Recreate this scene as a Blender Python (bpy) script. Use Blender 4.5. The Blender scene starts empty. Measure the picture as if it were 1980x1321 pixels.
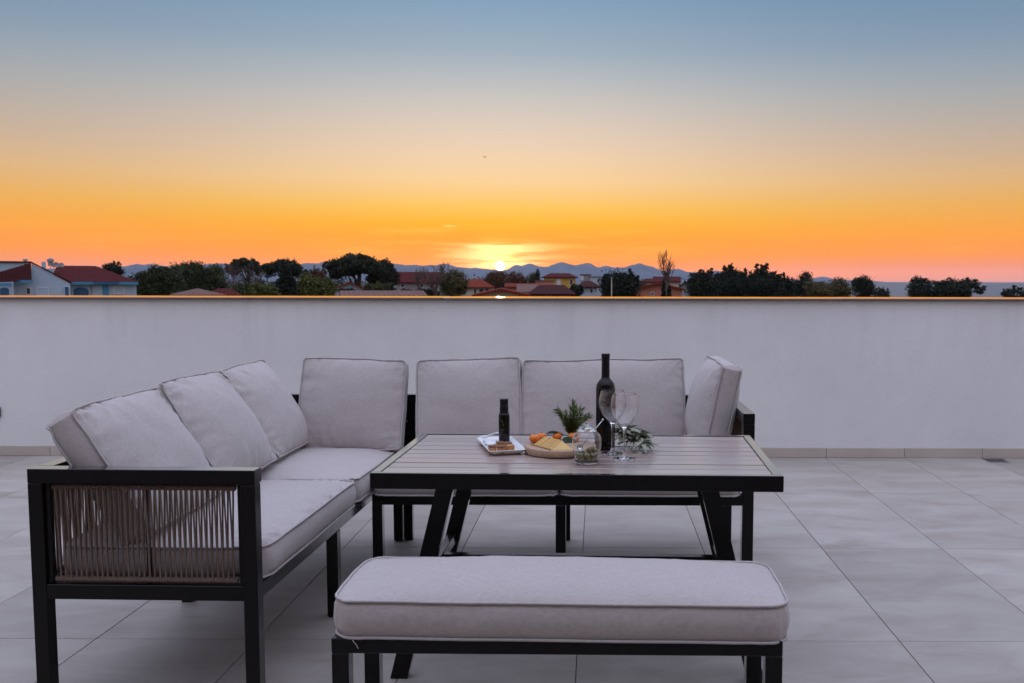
import bpy, math, random
import numpy as np
from mathutils import Vector, Matrix, Euler, noise as mnoise

R = math.radians
PI = math.pi
scene = bpy.context.scene
col = scene.collection

# ------------------------------------------------------------------ camera
CAM = Vector((0.0731, -4.5625, 1.3384))
cam = bpy.data.cameras.new('camera')
camo = bpy.data.objects.new('camera', cam)
col.objects.link(camo)
scene.camera = camo
cam.sensor_width = 36.0
cam.lens = 36.0 * 1791.6 / 1980.0
cam.shift_x = -(1151.8 - 990.0) / 1980.0
cam.shift_y = (684.8 - 660.5) / 1980.0
cam.clip_start = 0.05
cam.clip_end = 60000.0
_pi, _ya, _ro = 0.07935, 0.002534, 0.002089
_f = Vector((-math.sin(_ya) * math.cos(_pi), math.cos(_ya) * math.cos(_pi), -math.sin(_pi)))
_r = Vector((math.cos(_ya), math.sin(_ya), 0))
_u = _r.cross(_f)
_r2 = math.cos(_ro) * _r + math.sin(_ro) * _u
_u2 = -math.sin(_ro) * _r + math.cos(_ro) * _u
camo.matrix_world = Matrix(((_r2.x, _u2.x, -_f.x, CAM.x), (_r2.y, _u2.y, -_f.y, CAM.y),
                            (_r2.z, _u2.z, -_f.z, CAM.z), (0, 0, 0, 1)))
cam.dof.use_dof = True
cam.dof.focus_distance = 3.5
cam.dof.aperture_fstop = 9.0

# ------------------------------------------------------------------ exposure
scene.view_settings.view_transform = 'Standard'
scene.view_settings.look = 'None'
scene.view_settings.exposure = 0.0
scene.view_settings.gamma = 1.0
scene.render.engine = 'CYCLES'
scene.cycles.use_denoising = True
scene.cycles.max_bounces = 10
scene.cycles.transmission_bounces = 10
scene.cycles.transparent_max_bounces = 12
scene.cycles.volume_bounces = 1
scene.cycles.caustics_reflective = False
scene.cycles.caustics_refractive = True
scene.cycles.sample_clamp_indirect = 4.0

# ------------------------------------------------------------------ sky
HAZE = 0.5e-4
SUN_AZ, SUN_EL = 6.02, 0.86           # degrees left of +y, above the horizon
SUNV = Vector((-math.sin(R(SUN_AZ)) * math.cos(R(SUN_EL)), math.cos(R(SUN_AZ)) * math.cos(R(SUN_EL)), math.sin(R(SUN_EL))))


def lin(c):
    return tuple(((x / 255) / 12.92 if x / 255 <= 0.04045 else ((x / 255 + 0.055) / 1.055) ** 2.4) for x in c)


world = bpy.data.worlds.new('World')
scene.world = world
world.use_nodes = True
wt = world.node_tree
wn, wl = wt.nodes, wt.links
bg = wn['Background']


def wmath(op, a, b=None, c=None, clamp=False):
    n = wn.new('ShaderNodeMath'); n.operation = op; n.use_clamp = clamp
    for i, v in enumerate((a, b, c)):
        if v is None:
            continue
        if isinstance(v, (int, float)):
            n.inputs[i].default_value = v
        else:
            wl.new(v, n.inputs[i])
    return n.outputs[0]


def wramp(fac, stops):
    n = wn.new('ShaderNodeValToRGB')
    e = n.color_ramp.elements
    while len(e) > 1:
        e.remove(e[-1])
    for i, (p, c) in enumerate(stops):
        el = e[0] if i == 0 else e.new(p)
        el.position = p
        el.color = (*c, 1)
    wl.new(fac, n.inputs[0])
    return n.outputs[0]


def wmix(fac, a, b, blend='MIX'):
    n = wn.new('ShaderNodeMix'); n.data_type = 'RGBA'; n.blend_type = blend; n.clamp_result = False
    for s, v in ((0, fac), (6, a), (7, b)):
        if isinstance(v, (int, float)):
            n.inputs[s].default_value = v
        elif isinstance(v, tuple):
            n.inputs[s].default_value = (*v, 1)
        else:
            wl.new(v, n.inputs[s])
    return n.outputs[2]


tc = wn.new('ShaderNodeTexCoord')
sx = wn.new('ShaderNodeSeparateXYZ'); wl.new(tc.outputs['Generated'], sx.inputs[0])
X, Y, Z = sx.outputs
elr = wmath('ARCSINE', wmath('MAXIMUM', wmath('MINIMUM', Z, 1.0), -1.0))
el = wmath('MULTIPLY', elr, 180 / PI)
tt = wmath('POWER', wmath('MULTIPLY', wmath('MAXIMUM', el, 0.0), 1 / 90.0), 0.5)
azr = wmath('ADD', wmath('ARCTAN2', wmath('MULTIPLY', X, -1.0), Y), -R(SUN_AZ))
azw = wmath('ARCTAN2', wmath('SINE', azr), wmath('COSINE', azr))
azs = wmath('MULTIPLY', azw, 180 / PI)
az = wmath('ABSOLUTE', azs)


def stops(rows):
    return [((e / 90.0) ** 0.5, lin(c) if max(c) > 3 else c) for e, c in rows]


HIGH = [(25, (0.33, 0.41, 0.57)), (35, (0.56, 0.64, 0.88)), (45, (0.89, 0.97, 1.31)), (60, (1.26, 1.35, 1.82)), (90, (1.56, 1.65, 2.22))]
SUNWARD = [(0, (255, 122, 0)), (0.7, (255, 138, 0)), (1.6, (255, 152, 0)), (2.6, (254, 160, 0)), (3.5, (252, 178, 6)), (4.45, (250, 194, 84)),
           (6.0, (248, 207, 150)), (7.5, (238, 207, 172)), (9.0, (224, 203, 184)), (10.5, (205, 197, 189)), (12.0, (183, 187, 190)),
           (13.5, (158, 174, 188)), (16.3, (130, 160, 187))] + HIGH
SIDE = [(0, (200, 138, 128)), (0.8, (232, 136, 100)), (1.7, (250, 146, 52)), (3.0, (248, 160, 56)), (4.45, (232, 170, 84)),
        (6.0, (216, 174, 124)), (7.5, (197, 171, 146)), (9.0, (180, 168, 158)), (10.5, (162, 165, 167)), (12.0, (145, 158, 171)),
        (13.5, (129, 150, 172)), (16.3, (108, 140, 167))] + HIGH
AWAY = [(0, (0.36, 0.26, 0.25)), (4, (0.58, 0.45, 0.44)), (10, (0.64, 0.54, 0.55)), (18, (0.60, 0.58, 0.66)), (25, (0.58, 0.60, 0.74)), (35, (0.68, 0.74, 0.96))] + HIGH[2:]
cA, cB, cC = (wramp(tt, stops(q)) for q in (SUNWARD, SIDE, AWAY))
gA = wmath('EXPONENT', wmath('MULTIPLY', wmath('POWER', wmath('MULTIPLY', az, 1 / 19.0), 2.0), -1.0))
mrC = wn.new('ShaderNodeMapRange'); mrC.interpolation_type = 'SMOOTHSTEP'
wl.new(az, mrC.inputs[0]); mrC.inputs[1].default_value = 35; mrC.inputs[2].default_value = 130
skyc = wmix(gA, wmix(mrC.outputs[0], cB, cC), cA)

# thin bands of cloud low over the setting sun
cv = wn.new('ShaderNodeCombineXYZ')
wl.new(wmath('MULTIPLY', azs, 0.16), cv.inputs[0]); wl.new(wmath('MULTIPLY', el, 1.9), cv.inputs[1])
nz = wn.new('ShaderNodeTexNoise'); nz.inputs['Scale'].default_value = 1.0; nz.inputs['Detail'].default_value = 3.0
nz.inputs['Roughness'].default_value = 0.55
wl.new(cv.outputs[0], nz.inputs['Vector'])


def msmooth(v, a, b, lo=0.0, hi=1.0):
    n = wn.new('ShaderNodeMapRange'); n.interpolation_type = 'SMOOTHSTEP'
    wl.new(v, n.inputs[0])
    for i, q in zip((1, 2, 3, 4), (a, b, lo, hi)):
        n.inputs[i].default_value = q
    return n.outputs[0]


band = wmath('MULTIPLY', msmooth(el, 0.2, 1.2), msmooth(el, 2.1, 2.42, 1.0, 0.0))
gaz = wmath('EXPONENT', wmath('MULTIPLY', wmath('POWER', wmath('MULTIPLY', az, 1 / 2.6), 2.0), -1.0))
patch = wmath('MULTIPLY', wmath('MULTIPLY', band, gaz), msmooth(nz.outputs[0], 0.33, 0.58))
skyc = wmix(wmath('MULTIPLY', patch, 1.0), skyc, (1.5, 1.12, 0.46))
# wide faint streaks
streak = wmath('MULTIPLY', wmath('MULTIPLY', msmooth(nz.outputs[0], 0.45, 0.75), msmooth(el, 0.8, 2.0)),
               wmath('MULTIPLY', msmooth(el, 2.2, 4.5, 1.0, 0.0), msmooth(az, 3.0, 14.0, 0.7, 0.15)))
skyc = wmix(streak, skyc, (1.0, 0.55, 0.06))
# one small wisp higher up
wx = wmath('POWER', wmath('MULTIPLY', wmath('ADD', azs, -3.02), 1 / 0.34), 2.0)
wy = wmath('POWER', wmath('MULTIPLY', wmath('ADD', wmath('ADD', el, -3.27), wmath('MULTIPLY', wmath('ADD', nz.outputs[0], -0.5), 0.25)), 1 / 0.055), 2.0)
wisp = wmath('EXPONENT', wmath('MULTIPLY', wmath('ADD', wx, wy), -1.0))
skyc = wmix(wmath('MULTIPLY', wisp, 0.75), skyc, (1.1, 0.78, 0.22))
# disc and glow of the sun
dotn = wn.new('ShaderNodeVectorMath'); dotn.operation = 'DOT_PRODUCT'
wl.new(tc.outputs['Generated'], dotn.inputs[0]); dotn.inputs[1].default_value = SUNV
sang = wmath('MULTIPLY', wmath('ARCCOSINE', wmath('MINIMUM', dotn.outputs['Value'], 1.0)), 180 / PI)
disc = msmooth(sang, 0.16, 0.36, 1.0, 0.0)
halo = wmath('EXPONENT', wmath('MULTIPLY', wmath('POWER', wmath('MULTIPLY', sang, 1 / 0.75), 1.1), -1.0))
skyc = wmix(1.0, skyc, wmix(halo, (0.0, 0.0, 0.0), (2.2, 0.50, 0.02)), 'ADD')
skyc = wmix(1.0, skyc, wmix(disc, (0.0, 0.0, 0.0), (14.0, 9.0, 3.2)), 'ADD')
# low over the horizon the light has come through the haze built below: what lies beyond is brighter by that much
gain = wmath('EXPONENT', wmath('MINIMUM', wmath('DIVIDE', HAZE * 90.0, wmath('MAXIMUM', wmath('TANGENT', elr), 0.004)), 0.42))
skyc = wmix(1.0, skyc, gain, 'MULTIPLY')
# the physical dusk sky underneath it all
ns = wn.new('ShaderNodeTexSky'); ns.sky_type = 'NISHITA'; ns.sun_disc = False
ns.sun_elevation = R(SUN_EL + 0.6); ns.sun_rotation = R(-SUN_AZ); ns.dust_density = 2.5; ns.ozone_density = 2.5
skyc = wmix(1.0, skyc, wmix(1.0, ns.outputs[0], (0.003, 0.003, 0.003), 'MULTIPLY'), 'ADD')
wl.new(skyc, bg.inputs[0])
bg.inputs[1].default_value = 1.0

# ------------------------------------------------------------------ sun
sl = bpy.data.lights.new('sun', 'SUN')
sl.energy = 0.9
sl.angle = R(0.55)
sl.color = (1.0, 0.55, 0.22)
so = bpy.data.objects.new('sun', sl)
col.objects.link(so)
so.rotation_euler = (-SUNV).to_track_quat('-Z', 'Y').to_euler()


# ================================================================== materials
def newmat(name):
    m = bpy.data.materials.new(name); m.use_nodes = True
    nt = m.node_tree
    return m, nt, nt.nodes['Principled BSDF']


def setp(b, **k):
    for n, v in k.items():
        n = n.replace('_', ' ')
        if n == 'Base Color':
            v = (*v, 1) if len(v) == 3 else v
        b.inputs[n].default_value = v


def plain(name, c, rough=0.6, metal=0.0, var=0.0, scale=6.0, bump=0.0, bscale=200.0, spec=0.5, stretch=None, coat=0.0, detail=4.0, objvar=0.0):
    m, nt, b = newmat(name)
    setp(b, Base_Color=c, Roughness=rough, Metallic=metal)
    b.inputs['Specular IOR Level'].default_value = spec
    b.inputs['Coat Weight'].default_value = coat
    t = nt.nodes.new('ShaderNodeTexCoord')
    src = t.outputs['Object']
    if stretch:
        mp = nt.nodes.new('ShaderNodeMapping'); mp.inputs['Scale'].default_value = stretch
        nt.links.new(src, mp.inputs[0]); src = mp.outputs[0]
    oi = nt.nodes.new('ShaderNodeObjectInfo')
    off = nt.nodes.new('ShaderNodeVectorMath'); off.operation = 'ADD'
    sc_ = nt.nodes.new('ShaderNodeMath'); sc_.operation = 'MULTIPLY'; sc_.inputs[1].default_value = 37.0
    nt.links.new(oi.outputs['Random'], sc_.inputs[0])
    nt.links.new(src, off.inputs[0]); nt.links.new(sc_.outputs[0], off.inputs[1])
    if var or objvar:
        n = nt.nodes.new('ShaderNodeTexNoise'); n.inputs['Scale'].default_value = scale; n.inputs['Detail'].default_value = detail
        nt.links.new(off.outputs[0], n.inputs['Vector'])
        r = nt.nodes.new('ShaderNodeMapRange'); r.inputs[1].default_value = 0.25; r.inputs[2].default_value = 0.75
        r.inputs[3].default_value = 1 - var; r.inputs[4].default_value = 1 + var
        nt.links.new(n.outputs[0], r.inputs[0])
        r2 = nt.nodes.new('ShaderNodeMapRange'); r2.inputs[3].default_value = 1 - objvar; r2.inputs[4].default_value = 1 + objvar
        nt.links.new(oi.outputs['Random'], r2.inputs[0])
        mu = nt.nodes.new('ShaderNodeMath'); mu.operation = 'MULTIPLY'
        nt.links.new(r.outputs[0], mu.inputs[0]); nt.links.new(r2.outputs[0], mu.inputs[1])
        hv = nt.nodes.new('ShaderNodeHueSaturation'); hv.inputs['Color'].default_value = (*c, 1)
        nt.links.new(mu.outputs[0], hv.inputs['Value'])
        nt.links.new(hv.outputs[0], b.inputs['Base Color'])
    if bump:
        n2 = nt.nodes.new('ShaderNodeTexNoise'); n2.inputs['Scale'].default_value = bscale; n2.inputs['Detail'].default_value = 3
        nt.links.new(off.outputs[0], n2.inputs['Vector'])
        bp = nt.nodes.new('ShaderNodeBump'); bp.inputs['Strength'].default_value = bump; bp.inputs['Distance'].default_value = 0.01
        nt.links.new(n2.outputs[0], bp.inputs['Height']); nt.links.new(bp.outputs[0], b.inputs['Normal'])
    return m


def glassmat(name, tint=(1, 1, 1), rough=0.0, ior=1.45):
    m, nt, b = newmat(name)
    setp(b, Base_Color=tint, Roughness=rough, IOR=ior)
    b.inputs['Transmission Weight'].default_value = 1.0
    return m


def fabric(name, c):
    m, nt, b = newmat(name)
    setp(b, Roughness=0.92)
    b.inputs['Specular IOR Level'].default_value = 0.2
    b.inputs['Sheen Weight'].default_value = 0.25
    b.inputs['Sheen Roughness'].default_value = 0.5
    t = nt.nodes.new('ShaderNodeTexCoord')
    mp = nt.nodes.new('ShaderNodeMapping'); mp.inputs['Scale'].default_value = (55, 55, 420)
    mp2 = nt.nodes.new('ShaderNodeMapping'); mp2.inputs['Scale'].default_value = (420, 420, 60)
    cols = []
    for q in (mp, mp2):
        nt.links.new(t.outputs['Object'], q.inputs[0])
        n = nt.nodes.new('ShaderNodeTexNoise'); n.inputs['Scale'].default_value = 1.0; n.inputs['Detail'].default_value = 2
        nt.links.new(q.outputs[0], n.inputs['Vector']); cols.append(n.outputs[0])
    ad = nt.nodes.new('ShaderNodeMath'); ad.operation = 'ADD'
    nt.links.new(cols[0], ad.inputs[0]); nt.links.new(cols[1], ad.inputs[1])
    cl = nt.nodes.new('ShaderNodeTexNoise'); cl.inputs['Scale'].default_value = 9; cl.inputs['Detail'].default_value = 4
    nt.links.new(t.outputs['Object'], cl.inputs['Vector'])
    r = nt.nodes.new('ShaderNodeMapRange'); r.inputs[1].default_value = 0.7; r.inputs[2].default_value = 1.3
    r.inputs[3].default_value = 0.87; r.inputs[4].default_value = 1.11
    nt.links.new(ad.outputs[0], r.inputs[0])
    r3 = nt.nodes.new('ShaderNodeMapRange'); r3.inputs[3].default_value = 0.965; r3.inputs[4].default_value = 1.035
    nt.links.new(cl.outputs[0], r3.inputs[0])
    mu = nt.nodes.new('ShaderNodeMath'); mu.operation = 'MULTIPLY'
    nt.links.new(r.outputs[0], mu.inputs[0]); nt.links.new(r3.outputs[0], mu.inputs[1])
    hv = nt.nodes.new('ShaderNodeHueSaturation'); hv.inputs['Color'].default_value = (*c, 1)
    nt.links.new(mu.outputs[0], hv.inputs['Value']); nt.links.new(hv.outputs[0], b.inputs['Base Color'])
    bp = nt.nodes.new('ShaderNodeBump'); bp.inputs['Strength'].default_value = 0.25; bp.inputs['Distance'].default_value = 0.002
    nt.links.new(ad.outputs[0], bp.inputs['Height']); nt.links.new(bp.outputs[0], b.inputs['Normal'])
    return m


def tilemat():
    m, nt, b = newmat('porcelain_tile')
    t = nt.nodes.new('ShaderNodeTexCoord'); oi = nt.nodes.new('ShaderNodeObjectInfo')
    sc_ = nt.nodes.new('ShaderNodeMath'); sc_.operation = 'MULTIPLY'; sc_.inputs[1].default_value = 61.0
    nt.links.new(oi.outputs['Random'], sc_.inputs[0])
    off = nt.nodes.new('ShaderNodeVectorMath'); off.operation = 'ADD'
    nt.links.new(t.outputs['Object'], off.inputs[0]); nt.links.new(sc_.outputs[0], off.inputs[1])
    mp = nt.nodes.new('ShaderNodeMapping'); mp.inputs['Scale'].default_value = (1.0, 2.2, 1); mp.inputs['Rotation'].default_value = (0, 0, 0.5)
    nt.links.new(off.outputs[0], mp.inputs[0])
    n1 = nt.nodes.new('ShaderNodeTexNoise'); n1.inputs['Scale'].default_value = 2.2; n1.inputs['Detail'].default_value = 7; n1.inputs['Roughness'].default_value = 0.6
    n1.inputs['Distortion'].default_value = 0.6
    nt.links.new(mp.outputs[0], n1.inputs['Vector'])
    n2 = nt.nodes.new('ShaderNodeTexNoise'); n2.inputs['Scale'].default_value = 70; n2.inputs['Detail'].default_value = 4
    nt.links.new(off.outputs[0], n2.inputs['Vector'])
    ra = nt.nodes.new('ShaderNodeValToRGB'); e = ra.color_ramp.elements
    e[0].position = 0.28; e[0].color = (0.290, 0.250, 0.215, 1)
    e[1].position = 0.66; e[1].color = (0.405, 0.368, 0.330, 1)
    nt.links.new(n1.outputs[0], ra.inputs[0])
    r2 = nt.nodes.new('ShaderNodeMapRange'); r2.inputs[3].default_value = 0.90; r2.inputs[4].default_value = 1.08
    nt.links.new(oi.outputs['Random'], r2.inputs[0])
    r3 = nt.nodes.new('ShaderNodeMapRange'); r3.inputs[3].default_value = 0.95; r3.inputs[4].default_value = 1.05
    nt.links.new(n2.outputs[0], r3.inputs[0])
    mu = nt.nodes.new('ShaderNodeMath'); mu.operation = 'MULTIPLY'
    nt.links.new(r2.outputs[0], mu.inputs[0]); nt.links.new(r3.outputs[0], mu.inputs[1])
    geo = nt.nodes.new('ShaderNodeNewGeometry')
    ms = nt.nodes.new('ShaderNodeMapping'); ms.inputs['Scale'].default_value = (1.2, 4.5, 1); ms.inputs['Rotation'].default_value = (0, 0, 0.35)
    nt.links.new(geo.outputs['Position'], ms.inputs[0])
    n5 = nt.nodes.new('ShaderNodeTexNoise'); n5.inputs['Scale'].default_value = 1.4; n5.inputs['Detail'].default_value = 7; n5.inputs['Roughness'].default_value = 0.65
    nt.links.new(ms.outputs[0], n5.inputs['Vector'])
    sm_ = nt.nodes.new('ShaderNodeMapRange'); sm_.inputs[1].default_value = 0.60; sm_.inputs[2].default_value = 0.74; sm_.inputs[3].default_value = 0.0; sm_.inputs[4].default_value = 0.42
    nt.links.new(n5.outputs[0], sm_.inputs[0])
    mxs = nt.nodes.new('ShaderNodeMix'); mxs.data_type = 'RGBA'
    nt.links.new(sm_.outputs[0], mxs.inputs[0]); nt.links.new(ra.outputs[0], mxs.inputs[6]); mxs.inputs[7].default_value = (0.22, 0.165, 0.125, 1)
    hv = nt.nodes.new('ShaderNodeHueSaturation')
    nt.links.new(mxs.outputs[2], hv.inputs['Color']); nt.links.new(mu.outputs[0], hv.inputs['Value'])
    nt.links.new(hv.outputs[0], b.inputs['Base Color'])
    rr = nt.nodes.new('ShaderNodeMapRange'); rr.inputs[3].default_value = 0.42; rr.inputs[4].default_value = 0.62
    nt.links.new(n1.outputs[0], rr.inputs[0]); nt.links.new(rr.outputs[0], b.inputs['Roughness'])
    b.inputs['Specular IOR Level'].default_value = 0.4
    return m


def stucco():
    m, nt, b = newmat('white_render')
    setp(b, Roughness=0.9)
    b.inputs['Specular IOR Level'].default_value = 0.2
    t = nt.nodes.new('ShaderNodeTexCoord')
    n1 = nt.nodes.new('ShaderNodeTexNoise'); n1.inputs['Scale'].default_value = 0.9; n1.inputs['Detail'].default_value = 6
    n2 = nt.nodes.new('ShaderNodeTexNoise'); n2.inputs['Scale'].default_value = 160; n2.inputs['Detail'].default_value = 5
    for n in (n1, n2):
        nt.links.new(t.outputs['Object'], n.inputs['Vector'])
    ra = nt.nodes.new('ShaderNodeValToRGB'); e = ra.color_ramp.elements
    e[0].position = 0.3; e[0].color = (0.74, 0.73, 0.725, 1); e[1].position = 0.7; e[1].color = (0.82, 0.812, 0.81, 1)
    nt.links.new(n1.outputs[0], ra.inputs[0])
    r3 = nt.nodes.new('ShaderNodeMapRange'); r3.inputs[3].default_value = 0.86; r3.inputs[4].default_value = 1.08
    nt.links.new(n2.outputs[0], r3.inputs[0])
    mp = nt.nodes.new('ShaderNodeMapping'); mp.inputs['Scale'].default_value = (7.0, 1.0, 0.35)
    nt.links.new(t.outputs['Object'], mp.inputs[0])
    n3 = nt.nodes.new('ShaderNodeTexNoise'); n3.inputs['Scale'].default_value = 1.0; n3.inputs['Detail'].default_value = 5
    nt.links.new(mp.outputs[0], n3.inputs['Vector'])
    n4 = nt.nodes.new('ShaderNodeTexNoise'); n4.inputs['Scale'].default_value = 6.0; n4.inputs['Detail'].default_value = 6; n4.inputs['Distortion'].default_value = 1.0
    nt.links.new(t.outputs['Object'], n4.inputs['Vector'])
    sep = nt.nodes.new('ShaderNodeSeparateXYZ'); nt.links.new(t.outputs['Object'], sep.inputs[0])
    up = nt.nodes.new('ShaderNodeMapRange'); up.inputs[1].default_value = 0.55; up.inputs[2].default_value = 1.19; nt.links.new(sep.outputs[2], up.inputs[0])
    st = nt.nodes.new('ShaderNodeMapRange'); st.inputs[1].default_value = 0.5; st.inputs[2].default_value = 0.75; st.inputs[3].default_value = 0.0; st.inputs[4].default_value = 0.10
    nt.links.new(n3.outputs[0], st.inputs[0])
    ml = nt.nodes.new('ShaderNodeMath'); ml.operation = 'MULTIPLY'; nt.links.new(up.outputs[0], ml.inputs[0]); nt.links.new(st.outputs[0], ml.inputs[1])
    mo = nt.nodes.new('ShaderNodeMapRange'); mo.inputs[3].default_value = 0.95; mo.inputs[4].default_value = 1.04; nt.links.new(n4.outputs[0], mo.inputs[0])
    sb = nt.nodes.new('ShaderNodeMath'); sb.operation = 'SUBTRACT'; nt.links.new(mo.outputs[0], sb.inputs[0]); nt.links.new(ml.outputs[0], sb.inputs[1])
    mm = nt.nodes.new('ShaderNodeMath'); mm.operation = 'MULTIPLY'; nt.links.new(r3.outputs[0], mm.inputs[0]); nt.links.new(sb.outputs[0], mm.inputs[1])
    hv = nt.nodes.new('ShaderNodeHueSaturation')
    nt.links.new(ra.outputs[0], hv.inputs['Color']); nt.links.new(mm.outputs[0], hv.inputs['Value'])
    nt.links.new(hv.outputs[0], b.inputs['Base Color'])
    bp = nt.nodes.new('ShaderNodeBump'); bp.inputs['Strength'].default_value = 0.6; bp.inputs['Distance'].default_value = 0.004
    nt.links.new(n2.outputs[0], bp.inputs['Height']); nt.links.new(bp.outputs[0], b.inputs['Normal'])
    return m


def rooftile(name, c):
    m, nt, b = newmat(name)
    setp(b, Roughness=0.9)
    b.inputs['Specular IOR Level'].default_value = 0.1
    t = nt.nodes.new('ShaderNodeTexCoord')
    w1 = nt.nodes.new('ShaderNodeTexWave'); w1.inputs['Scale'].default_value = 1.6; w1.bands_direction = 'X'; w1.inputs['Distortion'].default_value = 0.6
    w2 = nt.nodes.new('ShaderNodeTexWave'); w2.inputs['Scale'].default_value = 1.2; w2.bands_direction = 'Z'; w2.inputs['Distortion'].default_value = 0.8
    n1 = nt.nodes.new('ShaderNodeTexNoise'); n1.inputs['Scale'].default_value = 2.5; n1.inputs['Detail'].default_value = 5
    for n in (w1, w2, n1):
        nt.links.new(t.outputs['Object'], n.inputs['Vector'])
    a = nt.nodes.new('ShaderNodeMath'); a.operation = 'MULTIPLY_ADD'; a.inputs[1].default_value = 0.18; a.inputs[2].default_value = 0.55
    nt.links.new(w1.outputs['Fac'], a.inputs[0])
    a2 = nt.nodes.new('ShaderNodeMath'); a2.operation = 'MULTIPLY_ADD'; a2.inputs[1].default_value = 0.6
    nt.links.new(n1.outputs[0], a2.inputs[0]); nt.links.new(a.outputs[0], a2.inputs[2])
    hv = nt.nodes.new('ShaderNodeHueSaturation'); hv.inputs['Color'].default_value = (*c, 1)
    nt.links.new(a2.outputs[0], hv.inputs['Value']); nt.links.new(hv.outputs[0], b.inputs['Base Color'])
    bp = nt.nodes.new('ShaderNodeBump'); bp.inputs['Strength'].default_value = 0.5; bp.inputs['Distance'].default_value = 0.08
    nt.links.new(w1.outputs['Fac'], bp.inputs['Height']); nt.links.new(bp.outputs[0], b.inputs['Normal'])
    return m


def leafmat(name, c1, c2, scale=1.2):
    m, nt, b = newmat(name)
    setp(b, Roughness=0.7)
    b.inputs['Specular IOR Level'].default_value = 0.25
    t = nt.nodes.new('ShaderNodeTexCoord')
    n1 = nt.nodes.new('ShaderNodeTexNoise'); n1.inputs['Scale'].default_value = scale; n1.inputs['Detail'].default_value = 5
    nt.links.new(t.outputs['Object'], n1.inputs['Vector'])
    ra = nt.nodes.new('ShaderNodeValToRGB'); e = ra.color_ramp.elements
    e[0].position = 0.35; e[0].color = (*c1, 1); e[1].position = 0.65; e[1].color = (*c2, 1)
    nt.links.new(n1.outputs[0], ra.inputs[0]); nt.links.new(ra.outputs[0], b.inputs['Base Color'])
    return m


def grazing(m, amount, power, rough):
    """satin finish: the steep rise of reflection at grazing angles"""
    nt = m.node_tree
    b = nt.nodes['Principled BSDF']; out = nt.nodes['Material Output']
    gl = nt.nodes.new('ShaderNodeBsdfGlossy'); gl.inputs['Roughness'].default_value = rough
    lw = nt.nodes.new('ShaderNodeLayerWeight'); lw.inputs['Blend'].default_value = 0.5
    pw_ = nt.nodes.new('ShaderNodeMapRange'); pw_.interpolation_type = 'SMOOTHSTEP'
    pw_.inputs[1].default_value = power; pw_.inputs[2].default_value = power + 0.30
    mu = nt.nodes.new('ShaderNodeMath'); mu.operation = 'MULTIPLY'; mu.inputs[1].default_value = amount
    mx = nt.nodes.new('ShaderNodeMixShader')
    nt.links.new(lw.outputs['Facing'], pw_.inputs[0]); nt.links.new(pw_.outputs[0], mu.inputs[0])
    nt.links.new(mu.outputs[0], mx.inputs[0]); nt.links.new(b.outputs[0], mx.inputs[1]); nt.links.new(gl.outputs[0], mx.inputs[2])
    nt.links.new(mx.outputs[0], out.inputs['Surface'])


M = {}
M['tile'] = tilemat()
M['grout'] = plain('grout', (0.22, 0.20, 0.18), 0.95, var=0.1, scale=20)
M['stucco'] = stucco()
M['skirting'] = plain('skirting_tile', (0.50, 0.44, 0.385), 0.5, var=0.08, scale=5, objvar=0.05)
M['coping'] = plain('coping_stone', (0.11, 0.095, 0.088), 0.22, var=0.12, scale=14, objvar=0.06, coat=0.6)
M['metal'] = plain('charcoal_aluminium', (0.006, 0.0048, 0.0052), 0.30, var=0.15, scale=30, bump=0.02, bscale=700, spec=0.22)
grazing(M['metal'], 0.95, 0.58, 0.13)
M['fabric'] = fabric('grey_linen_fabric', (0.455, 0.410, 0.390))
M['piping'] = plain('grey_piping', (0.43, 0.395, 0.38), 0.9, var=0.1, scale=60)
M['rope'] = plain('taupe_rope', (0.165, 0.112, 0.086), 0.85, var=0.2, scale=90, bump=0.3, bscale=500, objvar=0.12)
M['slat'] = plain('grey_wood_slat', (0.42, 0.32, 0.27), 0.40, coat=0.4, var=0.14, scale=5, stretch=(0.5, 14, 14), bump=0.08, bscale=60, objvar=0.07)
grazing(M['slat'], 0.36, 0.50, 0.20)
grazing(M['coping'], 0.95, 0.5, 0.06)
M['slat'].node_tree.nodes['Principled BSDF'].inputs['Coat Roughness'].default_value = 0.25
M['bottle'] = plain('black_glass', (0.005, 0.003, 0.0025), 0.06, spec=0.28)
M['capsule'] = plain('black_capsule', (0.006, 0.006, 0.007), 0.38, spec=0.25)
M['gold'] = plain('gold_print', (0.16, 0.12, 0.06), 0.5, metal=0.3)
M['glass'] = glassmat('clear_glass')
M['porcelain'] = plain('white_porcelain', (0.78, 0.78, 0.78), 0.18, coat=0.3)
M['steel'] = plain('steel', (0.6, 0.6, 0.6), 0.22, metal=1.0)
M['board'] = plain('pale_wood', (0.40, 0.27, 0.18), 0.6, var=0.22, scale=7, stretch=(1, 9, 9), bump=0.05, bscale=80)
M['cheese'] = plain('yellow_cheese', (0.80, 0.52, 0.17), 0.45, var=0.05, scale=40)
M['rind_and_edge_line'] = plain('cheese_rind_and_line', (0.45, 0.26, 0.08), 0.6, var=0.15, scale=60)
M['bread'] = plain('golden_bread', (0.48, 0.23, 0.09), 0.8, var=0.35, scale=60, bump=0.6, bscale=180)
M['crust'] = plain('brown_crust', (0.20, 0.085, 0.035), 0.7, var=0.3, scale=60, bump=0.4, bscale=180)
M['mandarin'] = plain('mandarin_skin', (0.80, 0.20, 0.02), 0.42, var=0.1, scale=40, bump=0.25, bscale=300)
M['darkleaf'] = leafmat('dark_leaf', (0.010, 0.028, 0.012), (0.025, 0.055, 0.022), 30)
M['rosemary'] = leafmat('rosemary_needles', (0.05, 0.085, 0.02), (0.17, 0.22, 0.06), 40)
M['sage'] = leafmat('sage_leaf', (0.20, 0.23, 0.165), (0.42, 0.44, 0.34), 25)
M['stem'] = plain('green_stem', (0.12, 0.10, 0.05), 0.7)
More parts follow.
